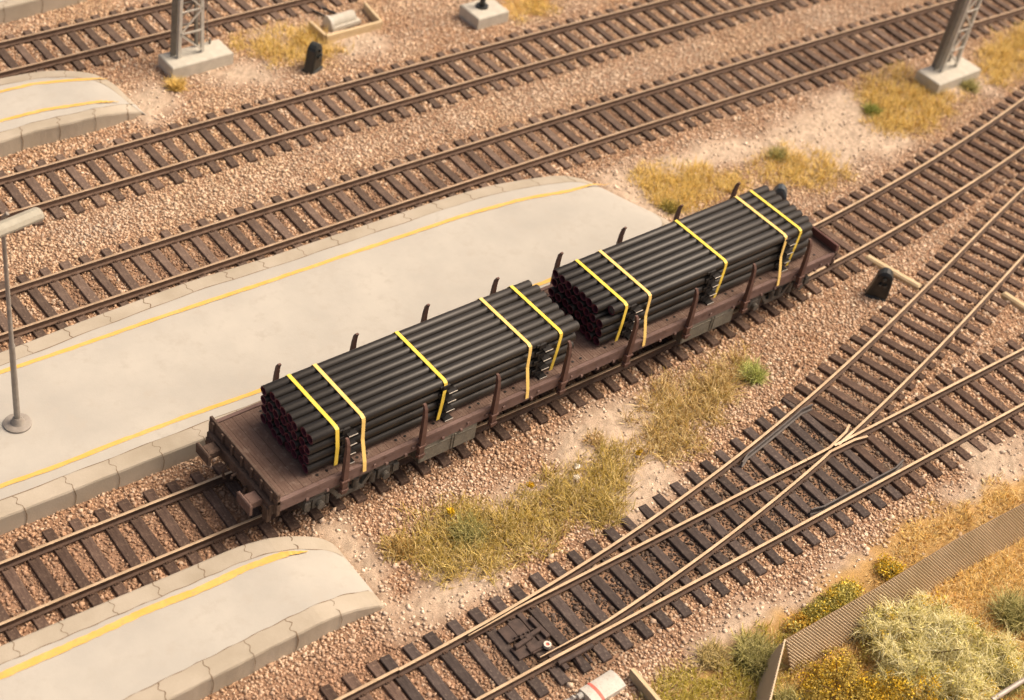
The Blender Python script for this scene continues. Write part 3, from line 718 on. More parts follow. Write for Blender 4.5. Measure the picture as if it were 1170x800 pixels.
tuft(535,612,.55,.42,620,GREEN+[(.30,.30,.12)],'grey green grass tuft in the dry strip, beside the yellow flower head', lean=.6)
tuft(458,628,.42,.36,380,[(.50,.36,.14),(.40,.26,.08),(.30,.18,.05)],'straw coloured tuft nearest the tip of the lower left platform', lean=.8)
tuft(678,505,.35,.30,260,[(.58,.42,.18),(.62,.48,.26),(.45,.28,.09)],'small pale straw tuft on bare sand in front of the middle of the wagon', lean=.8)
tuft(860,430,.42,.42,520,[(.40,.44,.11),(.50,.52,.18),(.32,.34,.09)],'bright green tuft at the right end of the dry strip', lean=.6)
tuft(888,178,.42,.34,420,GREEN,'green tuft behind the far end of the wagon', lean=.6)
tuft(996,128,.40,.32,420,[(.30,.33,.07),(.22,.24,.05)],'yellow green tuft in the golden patch left of the right lattice mast', lean=.6)
tuft(1107,100,.42,.34,420,GREEN,'green tuft against the foot of the right lattice mast', lean=.6)
tuft(201,100,.38,.36,420,GOLD,'golden tuft leaning on the front of the left mast foot', lean=.5)
tuft(765,238,.45,.30,380,[(.36,.30,.07),(.30,.25,.06)],'olive tuft right behind the second pipe stack', lean=.6)
tuft(862,752,.75,.45,1100,GREEN+[(.26,.24,.07)],'dark green tuft left of the ribbed fence corner', lean=.6)
tuft(812,752,.5,.35,500,[(.52,.42,.20),(.46,.36,.13)],'straw tuft at the edge of the mossy grass', lean=.8)
tuft(1158,705,.7,.60,700,GREEN+[(.24,.23,.08)],'upper dark green tuft at the right edge behind the ribbed fence', lean=.6)
tuft(1140,775,.8,.6,900,GREEN+[(.24,.23,.08)],'lower dark green tuft at the right edge near the silver rail', lean=.6)
tuft(900,812,.7,.4,700,GREEN,'green tuft at the bottom edge inside the fence corner', lean=.6)

def puffs(cx, cy, cz, n, R, H, r0, cols, nl=26, flat=1.0):
    """leafy clumps: many tiny leaf faces round scattered centres"""
    a = rng.uniform(0, 2*np.pi, n); rr = R*np.sqrt(rng.random(n)); x = cx+rr*np.cos(a); y = cy+rr*np.sin(a)*flat
    z = cz+H*(rng.random(n)**.8)*(1-(rr/R)**2*.75)
    c = np.array(cols)[rng.integers(0, len(cols), n)]*rng.uniform(.75,1.2,(n,1))
    P_ = np.repeat(np.stack([x,y,z],1), nl, 0)+np.clip(rng.normal(0, r0, (n*nl,3)), -2*r0, 2*r0); C_ = np.repeat(c, nl, 0)*rng.uniform(.8,1.25,(n*nl,1))
    m = len(P_); u = rng.normal(size=(m,3)); u /= np.linalg.norm(u,axis=1)[:,None]; w = np.cross(u, rng.normal(size=(m,3))); w /= np.linalg.norm(w,axis=1)[:,None]
    s = rng.uniform(.014,.032,(m,1))
    Vv = np.stack([P_-u*s, P_+w*s*.7, P_+u*s, P_-w*s*.7], 1).reshape(-1,3); Ff = np.arange(m*4).reshape(-1,4)
    return Vv, Ff, np.repeat(C_, 4, 0)
def shrub(px, py, R, H, label, leaf, nleaf, flower=None, nfl=0, fibre=None, nfib=0, flat=1.0, z=-.3, r0=.07, lobes=None):
    c = P(px, py, z); root = empty('shrub', (c[0], c[1], z)); tag(root, label, 'shrub')
    st = MB()
    for k_ in range(9):
        a = random.uniform(0, 6.28); r_ = R*random.uniform(.3,.8)
        st.tube([(0,0,-.03), (r_*.4*math.cos(a), r_*.4*math.sin(a)*flat, H*.35), (r_*math.cos(a), r_*math.sin(a)*flat, H*random.uniform(.5,.8))], [.03,.02,.008], 5)
    st.build('stem', M['twig'], root)
    lob = lobes or [(0,0,1,1)]
    def many(n, fn):
        Vs, Fs, Ts, off = [], [], [], 0; wsum = sum(l[2]**2 for l in lob)
        for dx, dy, lr, lh in lob:
            v, f, t = fn(max(3, int(n*lr*lr/wsum)), dx*R, dy*R, R*lr, H*lh); Vs.append(v); Fs.append(f+off); Ts.append(t); off += len(v)
        return np.concatenate(Vs), np.concatenate(Fs), np.concatenate(Ts)
    if nleaf:
        v, f, t = many(nleaf, lambda n, dx, dy, r_, h_: puffs(dx, dy, 0, n, r_, h_, r0, leaf, flat=flat)); np_mesh('foliage', v, f, M['grass'], t, root)
    if nfl:
        v, f, t = many(nfl, lambda n, dx, dy, r_, h_: puffs(dx, dy, h_*.35, n, r_*.9, h_*.75, (.075), flower, nl=46, flat=flat)); np_mesh('blossom', v, f, M['grass'], t, root)
    if nfib:
        def fb(n, dx, dy, r_, h_):
            ncl = max(4, n//55); ca = rng.uniform(0,2*np.pi,ncl); cr = r_*.85*np.sqrt(rng.random(ncl)); ci_ = rng.integers(0, ncl, n)
            x = dx+cr[ci_]*np.cos(ca[ci_])+rng.normal(0,.06,n); y = dy+(cr[ci_]*np.sin(ca[ci_]))*flat+rng.normal(0,.06,n)
            zz = h_*(.15+.6*rng.random(ncl)[ci_])*(1-(cr[ci_]/r_)**2*.5)+rng.uniform(-.05,.08,n)
            return blades(x, y, zz, np.full(n, .38), fibre, 1.05, .0065, .9)
        v, f, t = many(nfib, fb); np_mesh('fibre', v, f, M['grass'], t, root)
    return root
YEL = [(.78,.52,.03),(.84,.60,.07),(.66,.42,.03)]; DKO = [(.48,.36,.08),(.58,.44,.10),(.34,.26,.06)]; YGR = [(.56,.49,.12),(.64,.57,.18),(.42,.37,.09)]
PALE = [(.76,.69,.34),(.84,.78,.46),(.64,.57,.24),(.52,.45,.15)]
shrub(1050,752,1.75,1.15,'large pale green wiry shrub behind the ribbed fence',YGR,520,YEL,14,PALE,11000,.9,r0=.07,lobes=[(-.1,.25,.6,.9),(.35,-.3,.55,1.1),(-.45,-.2,.45,.75),(.55,.35,.35,.6),(-.15,-.75,.5,.9),(.75,-.65,.4,.8),(-.2,.65,.3,.6)])
shrub(955,795,1.15,.75,'dark olive shrub full of yellow blossom below the ribbed fence',DKO,460,YEL,60,lobes=[(0,0,.6,1),(-.6,.1,.4,.7),(.5,.4,.4,.7),(-.1,-.7,.6,.9),(.6,-.5,.5,.8),(-.2,.6,.35,.5)])
shrub(1030,815,1.0,.7,'yellow blossoming shrub at the bottom edge under the pale wiry shrub',DKO,260,YEL,55)
shrub(1102,790,.75,.5,'bright yellow shrub between the pale shrub and the lower right tuft',DKO,120,YEL,42)
shrub(950,696,.95,.5,'yellow green bush on the track side of the fence',YGR,420,YEL,16,flat=.55,lobes=[(0,0,.55,1),(-.6,.05,.4,.7),(.55,.1,.45,.8)])
shrub(1016,655,.34,.28,'small bright yellow bush against the track side of the fence',YGR,40,YEL,18)
shrub(915,722,.42,.26,'small orange yellow bush next to the fence corner',YGR,50,[(.58,.33,.04),(.62,.40,.06)],22)
def flower(px, py, label, cols, r=.05, n=5, z=-.05):
    c = P(px, py, z); root = empty('wildflower', (c[0], c[1], -.28)); tag(root, label, 'flower', 'loose wildflowers in the dry strip')
    s = MB(); s.tube([(0,0,0),(.01,0,z+.28)], .006, 5); s.build('stem', M['twig'], root)
    v, f, t = puffs(0, 0, z+.26, n, r, r*.8, .03, cols, nl=40); np_mesh('blossom', v, f, M['grass'], t, root)
flower(514,585,'yellow flower head beside the grey green tuft',[(.75,.52,.03)],.08,7)
flower(606,555,'small yellow flower at the upper edge of the dry strip',[(.70,.46,.04)])
flower(731,516,'small yellow flower between the two halves of the dry strip',[(.70,.46,.04)])
flower(659,533,'upper one of two white flowers in the dry strip',[(.9,.84,.70)],.03,3)
flower(659,545,'lower one of two white flowers in the dry strip',[(.9,.84,.70)],.03,3)

# ------------------------------------------------------------------ wagon
WY = -.20; WL = 18.32; HW = 1.42; DK = 1.24
wg = empty('flat_wagon', (0, WY, 0)); tag(wg, 'long brown bogie flat wagon with upright side stakes, loaded with black pipes', 'flat wagon')
mb = MB(); x = .06
while x < WL-.08:
    w = min(.232, WL-.06-x); mb.box(x, x+w-.004, -HW+.10, HW-.10, DK-.06, DK+random.uniform(-.001,.001), 0, .003)
    for t_ in (.075, .15): mb.box(x+t_, x+t_+.022, -HW+.12, HW-.12, DK-.02, DK+.003, 0)
    x += .232
mb.box(.03, WL-.03, -HW+.08, HW-.08, DK-.12, DK-.062)
for x in np.arange(1.2, WL-.5, 1.08):
    for s_y in (-1, 1):
        for dx in (0, .26): mb.tube([(x+dx, s_y*1.17, DK), (x+dx, s_y*1.17, DK+.012)], .035, 10, 1)
mb.build('deck', [M['deck'], M['spacer']], wg)
for s_ in (-1, 1):
    mb = MB(); y0, y1 = s_*(HW-.085), s_*HW
    mb.box(0, WL, y0, y1, .90, DK+.02, 0, .012)
    mb.box(0, WL, s_*(HW-.003), s_*(HW+.02), 1.16, DK+.012, 0, .006)
    mb.box(.4, WL-.4, s_*(HW-.16), s_*(HW-.087), .90, .96, 0)
    for x in np.arange(.75, WL-.2, .54):
        if random.random() < .75: mb.box(x, x+.07, s_*(HW-.01), s_*(HW+.05), .895, .97, 0, .01)
        if random.random() < .3: mb.box(x+.2, x+.27, s_*(HW-.01), s_*(HW+.035), 1.02, 1.09, 0, .01)
    mb.build('side_sill', M['sill'], wg)
for e, (xa, xb_) in (('l', (0, .07)), ('r', (WL-.07, WL))):
    mb = MB()
    mb.box(xa-.004, xb_+.004, -HW-.02, HW+.02, .80, DK+.05, 0, .012)
    z1 = DK+(.27 if e == 'r' else .22)
    mb.box(xa, xb_, -HW, HW, DK+.052, z1, 1 if e == 'r' else 0, .012)
    for y in np.linspace(-HW+.2, HW-.2, 7):
        xo = -.05 if e == 'l' else WL
        mb.box(xo, xo+.05, y-.04, y+.04, .84, z1-.04, 0, .01)
    mb.build('end_board', [M['dirty_end'], M['flap_inner']], wg)
    # headstock, hooks, buffers
    sg = -1 if e == 'l' else 1; bx_ = 0 if e == 'l' else WL
    mb = MB(); mb.box(bx_+sg*.004, bx_+sg*.12, -HW+.1, HW-.1, .78, 1.12, 0, .015)
    for y in (-1.2, 1.2): mb.box(bx_+sg*.05, bx_+sg*.16, y-.1, y+.1, .55, 1.0, 0, .02)
    mb.tube([(bx_+sg*.12,0,.96),(bx_+sg*.26,0,.94),(bx_+sg*.27,0,.86)], .035, 8); mb.tube([(bx_+sg*.15,-.4,.9),(bx_+sg*.25,-.42,.7),(bx_+sg*.2,-.4,.45)], .035, 8); mb.tube([(bx_+sg*.15,.4,.9),(bx_+sg*.25,.42,.7),(bx_+sg*.2,.4,.45)], .035, 8)
    mb.build('headstock', M['dirty_end'], wg)
    for y in (-.87, .87):
        mb = MB(); mb.box(bx_+sg*.12, bx_+sg*.44, y-.16, y+.16, .86, 1.08, 0, .03); mb.box(bx_+sg*.44, bx_+sg*.51, y-.27, y+.27, .80, 1.13, 0, .025)
        mb.build('buffer', M['dirty_end'] if y > 0 else M['wagon'], wg)
# underframe
mb = MB()
for y in (-.5, .5): mb.box(.2, WL-.2, y-.07, y+.07, .62, DK-.122, 0, .01)
for x in np.arange(1.2, WL, 1.45): mb.box(x-.05, x+.05, -HW+.17, HW-.17, .86, DK-.124, 0, .01)
for s_ in (-1, 1):
    mb.bar((4.2, s_*.75, .55), (WL-4.2, s_*.75, .40), .06, .06); mb.tube([(3.4, s_*(HW-.12), .80), (WL-3.4, s_*(HW-.12), .80)], .022, 8)
mb.tube([(8.2,.2,.7),(9.8,.2,.7)], .2, 14); mb.tube([(10.5,-.3,.66),(11.2,-.3,.66)], .16, 14)
mb.build('underframe', M['under'], wg)
for (xa, xb_) in ((3.95, 5.62), (12.5, 14.4)):
    for s_ in (-1, 1):
        mb = MB(); mb.box(xa, xb_, s_*(HW-.13), s_*(HW-.01), .36, .895, 0, .015)
        for x in (xa+.55*(xb_-xa), xa+.6*(xb_-xa)): mb.box(x, x+.03, s_*(HW-.02), s_*(HW+.012), .40, .87, 0, .006)
        mb.box(xa+.08, xb_-.08, s_*(HW-.02), s_*(HW+.004), .78, .80, 0)
        mb.box(xa-.03, xa+.03, s_*(HW-.3), s_*(HW+.008), .40, .90, 1, .01)
        mb.build('side_box', [M['boxgrey'], M['under']], wg)
# bogies
def bogie(cx):
    bg_ = empty('bogie', (cx, 0, 0)); bg_.parent = wg
    for s_ in (-1, 1):
        mb = MB(); y = s_*1.08; yo = s_*1.24
        mb.bar((-1.22, yo, .60), (-.62, yo, .78), .12, .14); mb.bar((.62, yo, .78), (1.22, yo, .60), .12, .14); mb.bar((-.66, yo, .78), (.66, yo, .78), .12, .16)
        mb.bar((-.62, yo, .76), (-.32, yo, .34), .10, .10); mb.bar((.62, yo, .76), (.32, yo, .34), .10, .10); mb.bar((-.38, yo, .34), (.38, yo, .34), .12, .12)
        mb.box(-1.30, -1.14, min(y,yo+s_*.12), max(y,yo+s_*.12), .40, .66, 0, .02); mb.box(1.14, 1.30, min(y,yo+s_*.12), max(y,yo+s_*.12), .40, .66, 0, .02)
        for xx in (-.9, .9):
            mb.box(xx-.17, xx+.17, yo-.09, yo+.12, .34, .66, 0, .03); mb.tube([(xx, yo+s_*.1, .48),(xx, yo+s_*.2, .48)], .10, 14)
            for d_ in (-.26, .26): mb.tube([(xx+d_, yo, .30),(xx+d_, yo, .62)], .075, 10)
        for d_ in (-.14, .14): mb.tube([(d_, yo+s_*.02, .40),(d_, yo+s_*.02, .70)], .085, 10)
        mb.build('side_frame', M['under'], bg_)
    mb = MB(); mb.box(-.25, .25, -1.0, 1.0, .58, .80, 0, .02); mb.box(-.9, .9, -.2, .2, .60, .74, 0, .02); mb.build('bolster', M['under'], bg_)
    for xx in (-.9, .9):
        mb = MB(); mb.tube([(xx,-.95,.46),(xx,.95,.46)], .075, 12)
        for s_ in (-1, 1): mb.tube([(xx, s_*.685, .46),(xx, s_*.81, .46)], .46, 32); mb.tube([(xx, s_*.665, .46),(xx, s_*.69, .46)], .50, 32)
        mb.build('wheelset', M['under'], bg_, smooth=True)
bogie(2.1); bogie(WL-2.1)
# stakes
def stake_mb(s_):
    mb = MB(); prof = [(0,.66),(0,1.5),(-.01,1.95),(-.035,2.17),(-.085,2.28)]
    vs = []
    for i, (dy, z) in enumerate(prof):
        w = (.07,.062,.048,.042,.034)[i]; t = (.06,.055,.045,.04,.03)[i]; y = s_*(HW+.065+dy)
        vs += [(-w,y-t,z),(w,y-t,z),(w,y+t,z),(-w,y+t,z)]
    fs = [(3,2,1,0)]+[(i*4+k, i*4+(k+1)%4, i*4+4+(k+1)%4, i*4+4+k) for i in range(4) for k in range(4)]+[(16,17,18,19)]
    mb.add(vs, fs)
    mb.box(-.10, .10, s_*(HW+.021), s_*(HW+.15), .74, .80, 0, .01); mb.box(-.11, .11, s_*(HW+.021), s_*(HW+.145), 1.02, 1.08, 0, .01)
    mb.tube([(-.12, s_*(HW+.06), .72),(.12, s_*(HW+.06), .72)], .03, 8)
    return mb
proto = {s_: stake_mb(s_).build('stake', M['stake'], wg, smooth=False) for s_ in (-1, 1)}
for i in range(8):
    for s_ in (-1, 1):
        o = proto[s_] if i == 0 else proto[s_].copy()
        if i: COL.objects.link(o); o.parent = wg
        o.location = (1.722+i*2.16, 0, 0); o.rotation_euler = (random.uniform(-.02,.02), random.uniform(-.02,.03), 0)

# ------------------------------------------------------------------ pipe stacks
PD = .255; PY0 = -1.335
def pipe_mesh(L, plug=False):
    n = 22; R = PD/2-.002; r = R-.026; vs = []; fs = []; ms = []
    rings = [(0, r*.98), (0, r), (0, R*.97), (.006, R), (L-.006, R), (L, R*.97), (L, r), (L-.7, r)]
    rings[0] = (.7, r)
    for x, q in rings: vs += [(x, q*math.cos(2*math.pi*k/n), q*math.sin(2*math.pi*k/n)) for k in range(n)]
    for l in range(len(rings)-1):
        mi = 1 if l in (0, 1, 5, 6) else 0
        for k in range(n): fs.append((l*n+k, (l+1)*n+k, (l+1)*n+(k+1)%n, l*n+(k+1)%n)); ms.append(mi)
    fs.append(tuple(range(n))); ms.append(1); fs.append(tuple(7*n+k for k in range(n))[::-1]); ms.append(1)
    mb = MB(); mb.v = vs; mb.f = fs; mb.m = ms
    if plug: mb.tube([(.02,0,0),(.05,0,0)], r, n, 2)
    o = mb.build('pipe', [M['pipe'], M['pipe_in'], M['under']], smooth=True); md = o.data; bpy.data.objects.remove(o); return md
def bundle(x0, x1, label, straps, spacers, plug):
    root = empty('pipe_stack', (x0, PY0+PD*4, DK)); tag(root, label, 'pipe stack', 'pipe stacks strapped down on the wagon')
    L = x1-x0; me = pipe_mesh(L-.05)
    rp = .300; z0 = .045+PD/2+.008
    for r in range(4):
        for c in range(8):
            m_ = me; dx = random.uniform(-.02,.07)
            if plug and r == 3 and c == 0: m_ = pipe_mesh(L-.5, True); dx = .34
            o = bpy.data.objects.new('pipe', m_); COL.objects.link(o); o.parent = root
            # pipe ends of a row sag a little towards the row below
            o.location = (dx, (c+.5)*PD-PD*4, z0+r*rp); o.rotation_euler = (random.uniform(0,6), 0, random.uniform(-.0012,.0012))
    top = z0+3*rp+PD/2+.006; W_ = PD*4
    for i, x in enumerate(spacers):
        for r in range(4):
            mb = MB(); zb = z0+r*rp-PD/2-.044
            mb.box(x-.12, x+.12, -W_-.14, W_+.14, zb, zb+.04, 0, .004)
            mb.box(x-.12, x+.12, -W_-.149, -W_-.1405, zb+.020, zb+.039, 1)  # thin pale strip: the highlight on the spacer edge, put in as colour
            mb.box(x-.22, x-.02, -W_-.035, -W_+.05, zb+.041, zb+.20, 0, .01); mb.box(x-.30, x-.16, -W_-.02, -W_+.05, zb+.12, zb+.27 if r < 3 else zb+.2, 0, .01)
            mb.build('spacer', [M['spacer'], M['spacer_tip']], root)
    for (x, kind, xe) in straps:
        # path over the top and down both sides
        w = .048
        if kind == 's': path = [(x,W_+.02,.25),(x,W_+.012,top-.1),(x,W_-.06,top)]+[(x,-W_+.09,top),(x,-W_+.0,top-.04),(x,-W_-.012,top-.12)]+[(x+(xe-x)*.6,-W_-.075,top-.55),(xe,-W_-.075,.12)]
        else: path = [(x,HW+WY*0+.02,-.10),(x,W_+.02,.30),(x,W_+.012,top-.1),(x,W_-.06,top)]+[(x,-W_+.09,top),(x,-W_+.0,top-.04),(x,-W_-.02,top-.12)]+[(x+(xe-x)*.6,-W_-.10,.62),(x+(xe-x)*.9,-W_-.29,.06),(xe,-W_-.335,-.20)]
        vs = []; 
        pv = [Vector(p) for p in path]
        mb = MB()
        for i, p in enumerate(pv):
            d = (pv[min(i+1,len(pv)-1)]-pv[max(i-1,0)]).normalized(); nn = d.cross(Vector((1,0,0))).normalized()*.006
            for a_ in (-w, w):
                for b3 in (-1, 1): vs.append(p+Vector((a_,0,0))+nn*b3)
        fs = []
        for i in range(len(pv)-1):
            o = i*4
            for a_, b3 in ((0,1),(1,3),(3,2),(2,0)): fs.append((o+a_, o+b3, o+4+b3, o+4+a_))
        fs += [(0,2,3,1), (len(vs)-4, len(vs)-3, len(vs)-1, len(vs)-2)]
        mb.add(vs, fs); mb.build('strap', M['strap'] if kind == 's' else M['strap_o'], root)
    return root
b1x = .98; b2x = 9.58
def xat(px, py, z=2.45): return float(P(px, py, z)[0])
bundle(b1x, 8.78, 'stack of black pipes on the left half of the wagon, nearer the platform tip',
  [(1.66-b1x,'s',1.66-b1x),(2.36-b1x,'l',2.30-b1x),(4.66-b1x,'s',4.52-b1x),(7.19-b1x,'l',7.08-b1x),(8.16-b1x,'s',7.98-b1x)], [2.02-b1x, 4.81-b1x, 7.71-b1x], False)
bundle(b2x, 17.36, 'stack of black pipes on the right half of the wagon',
  [(10.31-b2x,'s',10.15-b2x),(11.11-b2x,'l',10.95-b2x),(13.83-b2x,'s',13.65-b2x),(16.12-b2x,'l',15.95-b2x),(16.70-b2x,'s',16.45-b2x)], [10.67-b2x, 13.48-b2x, 16.33-b2x], True)

# ------------------------------------------------------------------ dwarf signals
def dwarf(px, py, z, label, rz, hood=False, h=.95):
    c = P(px, py, z); r = empty('dwarf_signal', (c[0], c[1], z), rz); tag(r, label, 'signal', 'low shunting signals standing between the tracks')
    out = [(-.38,0),(-.34,.16),(-.28,.42),(-.24,.64)]+[(.24*math.cos(math.pi-t), .64+(h-.64)*math.sin(t)) for t in np.linspace(.3, math.pi-.3, 7)]+[(.24,.64),(.25,.3),(.25,0)]
    mb = MB(); n = len(out); vs = []
    for y, s in ((-.17,.86),(-.13,1),(.13,1),(.17,.86)): vs += [(x*s, y, z_*s+(1-s)*.3 if z_ > .1 else z_) for x, z_ in out]
    fs = [tuple(range(n)), tuple(range(3*n,4*n))[::-1]]+[(l*n+k, l*n+n+k, l*n+n+(k+1)%n, l*n+(k+1)%n) for l in range(3) for k in range(n)]
    mb.add(vs, fs); mb.build('case', M['blueblack'] if hood else M['black'], r)
    mb = MB(); mb.box(-.34, .24, -.22, .22, -.06, .06, 0, .03); mb.build('foot', M['black'], r)
    for (lx, lz) in ((0,.72),(-.07,.52),(.07,.52)):
        mb = MB(); mb.tube([(lx,-.15,lz),(lx,-.235,lz)], .055, 12); mb.tube([(lx,-.236,lz),(lx,-.24,lz)], .035, 12, 1); mb.build('lamp_hood', [M['black'], M['lens']], r)
dwarf(1003,338,-.28,'black low signal beside the cream rail cover, right of the wagon', -.95)
dwarf(358,78,-.28,'small black low signal standing alone near the left lattice mast', .45, h=.92)
dwarf(883,246,-.28,'blue black low signal half hidden behind the far end of the second pipe stack', -.9, True, 1.1)

# ------------------------------------------------------------------ lamp post
lc = (-3.24, 4.2); lp = empty('lamp_post', (*lc, Z+.002)); tag(lp, 'slim grey lamp post with a long tube lamp, standing on the wide platform', 'lamp post')
mb = MB(); mb.tube([(0,0,0),(0,0,.05),(0,0,.07)], [.32,.32,.27], 32); mb.tube([(0,0,.07),(0,0,.10),(0,0,.22)], [.17,.15,.10], 20); mb.build('foot_plate', M['lamp_base'], lp, smooth=True)
mb = MB(); mb.tube([(0,0,.2),(0,0,2.35),(0,0,2.42),(0,0,2.5),(0,0,5.9),(.02,-.05,6.05),(.08,-.1,6.14)], [.075,.066,.08,.052,.043,.043,.043], 16); mb.build('pole', M['lamp_base'], lp, smooth=True)
hq = P(46, 243, 6.35); hq2 = P(0, 262, 6.35); dv = (hq2-hq); dv /= np.hypot(*dv)
a = np.array([hq[0]-lc[0], hq[1]-lc[1], 6.1]); e = a+np.array([dv[0], dv[1], 0])*1.9
mb = MB(); A_ = Vector(a); E_ = Vector(e); D_ = (E_-A_).normalized(); S_ = D_.cross(Vector((0,0,1)))
pr = [(-.17,-.06),(-.18,.0),(-.13,.08),(0,.12),(.13,.08),(.18,0),(.17,-.06)]; vs = []
for t_ in (0, .06, (E_-A_).length-.06, (E_-A_).length):
    f_ = .85 if t_ in (0, (E_-A_).length) else 1
    vs += [A_+D_*t_+S_*(y_*f_)+Vector((0,0,z_*f_)) for y_, z_ in pr]
m_ = len(pr); mb.add(vs, [tuple(range(m_)), tuple(range(3*m_,4*m_))[::-1]]+[(l*m_+k, l*m_+m_+k, l*m_+m_+(k+1)%m_, l*m_+(k+1)%m_) for l in range(3) for k in range(m_)])
mb.build('lamp_head', M['lamp_paint'], lp)

# ------------------------------------------------------------------ lattice masts
def mast(x0, x1, y0, y1, px, py, label, rz=.0):
    c = ((x0+x1)/2, (y0+y1)/2); r = empty('catenary_mast', (*c, -.3)); tag(r, label, 'lattice mast', 'lattice masts on concrete feet')
    mb = MB(); mb.box(x0-c[0], x1-c[0], y0-c[1], y1-c[1], -.1, .42, 0, .03); mb.build('concrete_foot', M['pad_concrete'], r)
    q = P(px, py, .12); bx, by = q[0]-c[0], q[1]-c[1]; H = 8.5; w0, w1 = .82, .42; dy = .34
    lf = MB()
    for (u, v_) in ((0,0),(1,0),(0,1),(1,1)):
        x_a = bx+u*w0; x_b = bx+(w0-w1)/2+u*w1; y_ = by+v_*dy
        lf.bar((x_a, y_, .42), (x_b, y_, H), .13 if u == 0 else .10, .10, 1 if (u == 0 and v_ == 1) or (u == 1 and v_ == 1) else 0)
    lf.bar((bx-.03, by+dy/2, .42), (bx-.03+(w0-w1)/2, by+dy/2, H), .03, dy*.95, 1)
    lf.build('leg_frame', [M['steel_grey'], M['steel_dark']], r)
    br = MB(); z = .50; k_ = 0
    while z < H-.8:
        f = (z-.42)/(H-.42); f2 = (z+.75-.42)/(H-.42); ins = (w0-w1)/2
        for v_ in (0, 1):
            y_ = by+v_*dy-(.055 if v_ == 0 else -.055); xl = bx+ins*f; xr = bx+w0-ins*f; xl2 = bx+ins*f2; xr2 = bx+w0-ins*f2
            p, q2 = ((xr, y_, z), (xl2, y_, z+.75)) if k_ % 2 == 0 else ((xl, y_, z), (xr2, y_, z+.75))
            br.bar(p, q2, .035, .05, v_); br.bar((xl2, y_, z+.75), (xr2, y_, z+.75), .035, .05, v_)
        z += .75; k_ += 1
    br.build('brace', [M['steel_grey'], M['steel_dark']], r)
    mb = MB(); mb.tube([(bx+w0+.45, by+.3, .42), (bx+w0+.45, by+.3, .60)], .04, 8); mb.tube([(bx+w0+.35, by+.3, .5), (bx+w0+.15, by+.25, H)], .014, 6, 0); mb.build('tension_wire', M['steel_dark'], r)
mast(7.42, 9.55, 15.78, 16.68, 204, 66, 'lattice mast on a pale concrete foot near the upper left platform tip')
mast(30.1, 32.4, 3.92, 4.95, 1075, 82, 'lattice mast at the upper right edge, standing in golden grass')
q = PL([(541,27),(577,18),(530,7)], 0.0)
fo = empty('concrete_foot', (*((q[1]+q[2])/2), -.3)); tag(fo, 'small concrete foot with a cut off black post at the top edge', 'concrete foot')
mb = MB(); hx = (q[1][0]-q[0][0])/2; hy = abs(q[2][1]-q[0][1])/2; mb.box(-hx, hx, -hy, hy, -.1, .42, 0, .03); mb.build('block', M['pad_concrete'], fo)
mb = MB(); mb.tube([(-.05,.1,.42),(-.05,.1,.48)], .22, 12); mb.tube([(-.05,.1,.48),(-.05,.1,6)], .10, 12); mb.build('post', M['black'], fo)

# ------------------------------------------------------------------ timber edging with motor box near the top
bq = PL([(353,24),(373,42),(436,25),(416,3)], -.05)
ed = empty('timber_edging', (*bq[1], -.25)); tag(ed, 'open cream timber frame near the small black signal at the top', 'timber frame')
for i in range(3):
    mb = MB(); p0 = bq[i]-bq[1]; p1 = bq[i+1]-bq[1]; L_ = math.hypot(*(p1-p0)); mb.obox(((p0[0]+p1[0])/2, (p0[1]+p1[1])/2, -.08), math.atan2(p1[1]-p0[1], p1[0]-p0[0]), L_-(.0 if i == 1 else .12), .11, .33-i*.004, 0, .015); mb.build('timber', M['cream'], ed)
mq = P(393, 22, -.1); mo = empty('point_motor', (*mq, -.28), .05); tag(mo, 'rounded grey motor box lying inside the cream timber frame', 'point motor')
mb = MB(); mb.box(-.65,.5,-.28,.28,0,.18,0,.03); mb.tube([(-.55,0,.2),(.35,0,.2)], .22, 16); mb.build('housing', M['pad_concrete'], mo, smooth=True)
mb = MB(); mb.tube([(-.68,0,.2),(-.552,0,.2)], .25, 16); mb.build('cover', M['white'], mo, smooth=True)
mb = MB(); mb.bar((-.3,.3,.1),(-.5,1.2,.06),.06); mb.bar((.1,.3,.1),(-.1,1.2,.06),.06); mb.build('connecting_rod', M['black'], mo)

# ------------------------------------------------------------------ cable covers and boards
def cover(a, b, label, w=.22):
    p = P(*a, -.12); q = P(*b, -.12); c = (p+q)/2; L_ = math.hypot(*(q-p))
    mb = MB(); mb.box(-L_/2, L_/2, -w/2, w/2, -.16, .05, 0, .05); o = mb.build('cable_cover', M['cream']); o.location = (*c, -.17); o.rotation_euler = (0, 0, math.atan2(q[1]-p[1], q[0]-p[0])); tag(o, label, 'cable cover', 'cream cable covers between the right hand tracks')
cover((991,291),(1052,326), 'cream cable cover beside the black low signal at the wagon end')
cover((1147,333),(1185,358), 'cream cable cover cut off by the right edge')
mb = MB(); p = P(722,765,-.05); q = P(762,812,-.05); L_ = math.hypot(*(q-p)); mb.box(-L_/2,L_/2,-.05,.05,-.15,.25,0,.008); mb.box(-L_/2+.005,L_/2-.005,-.046,.046,.25,.262,1)
o = mb.build('edging_board', [M['board'], M['cream']]); o.location = (*((p+q)/2), -.27); o.rotation_euler = (0,0,math.atan2(q[1]-p[1], q[0]-p[0])); tag(o, 'narrow upright edging board between the white motor box and the mossy grass', 'edging board')
mb = MB(); mb.prism([(-.14,-.03),(.02,-.05),(.15,.0),(.06,.05),(-.10,.03)], 0, .03, 0, .7); o = mb.build('wood_chip', M['cream']); c = P(1124,549,-.2); o.location = (*c, -.24); o.rotation_euler = (0,.1,.95); tag(o, 'pale wood chip lying on the sand above the fence', 'wood chip')

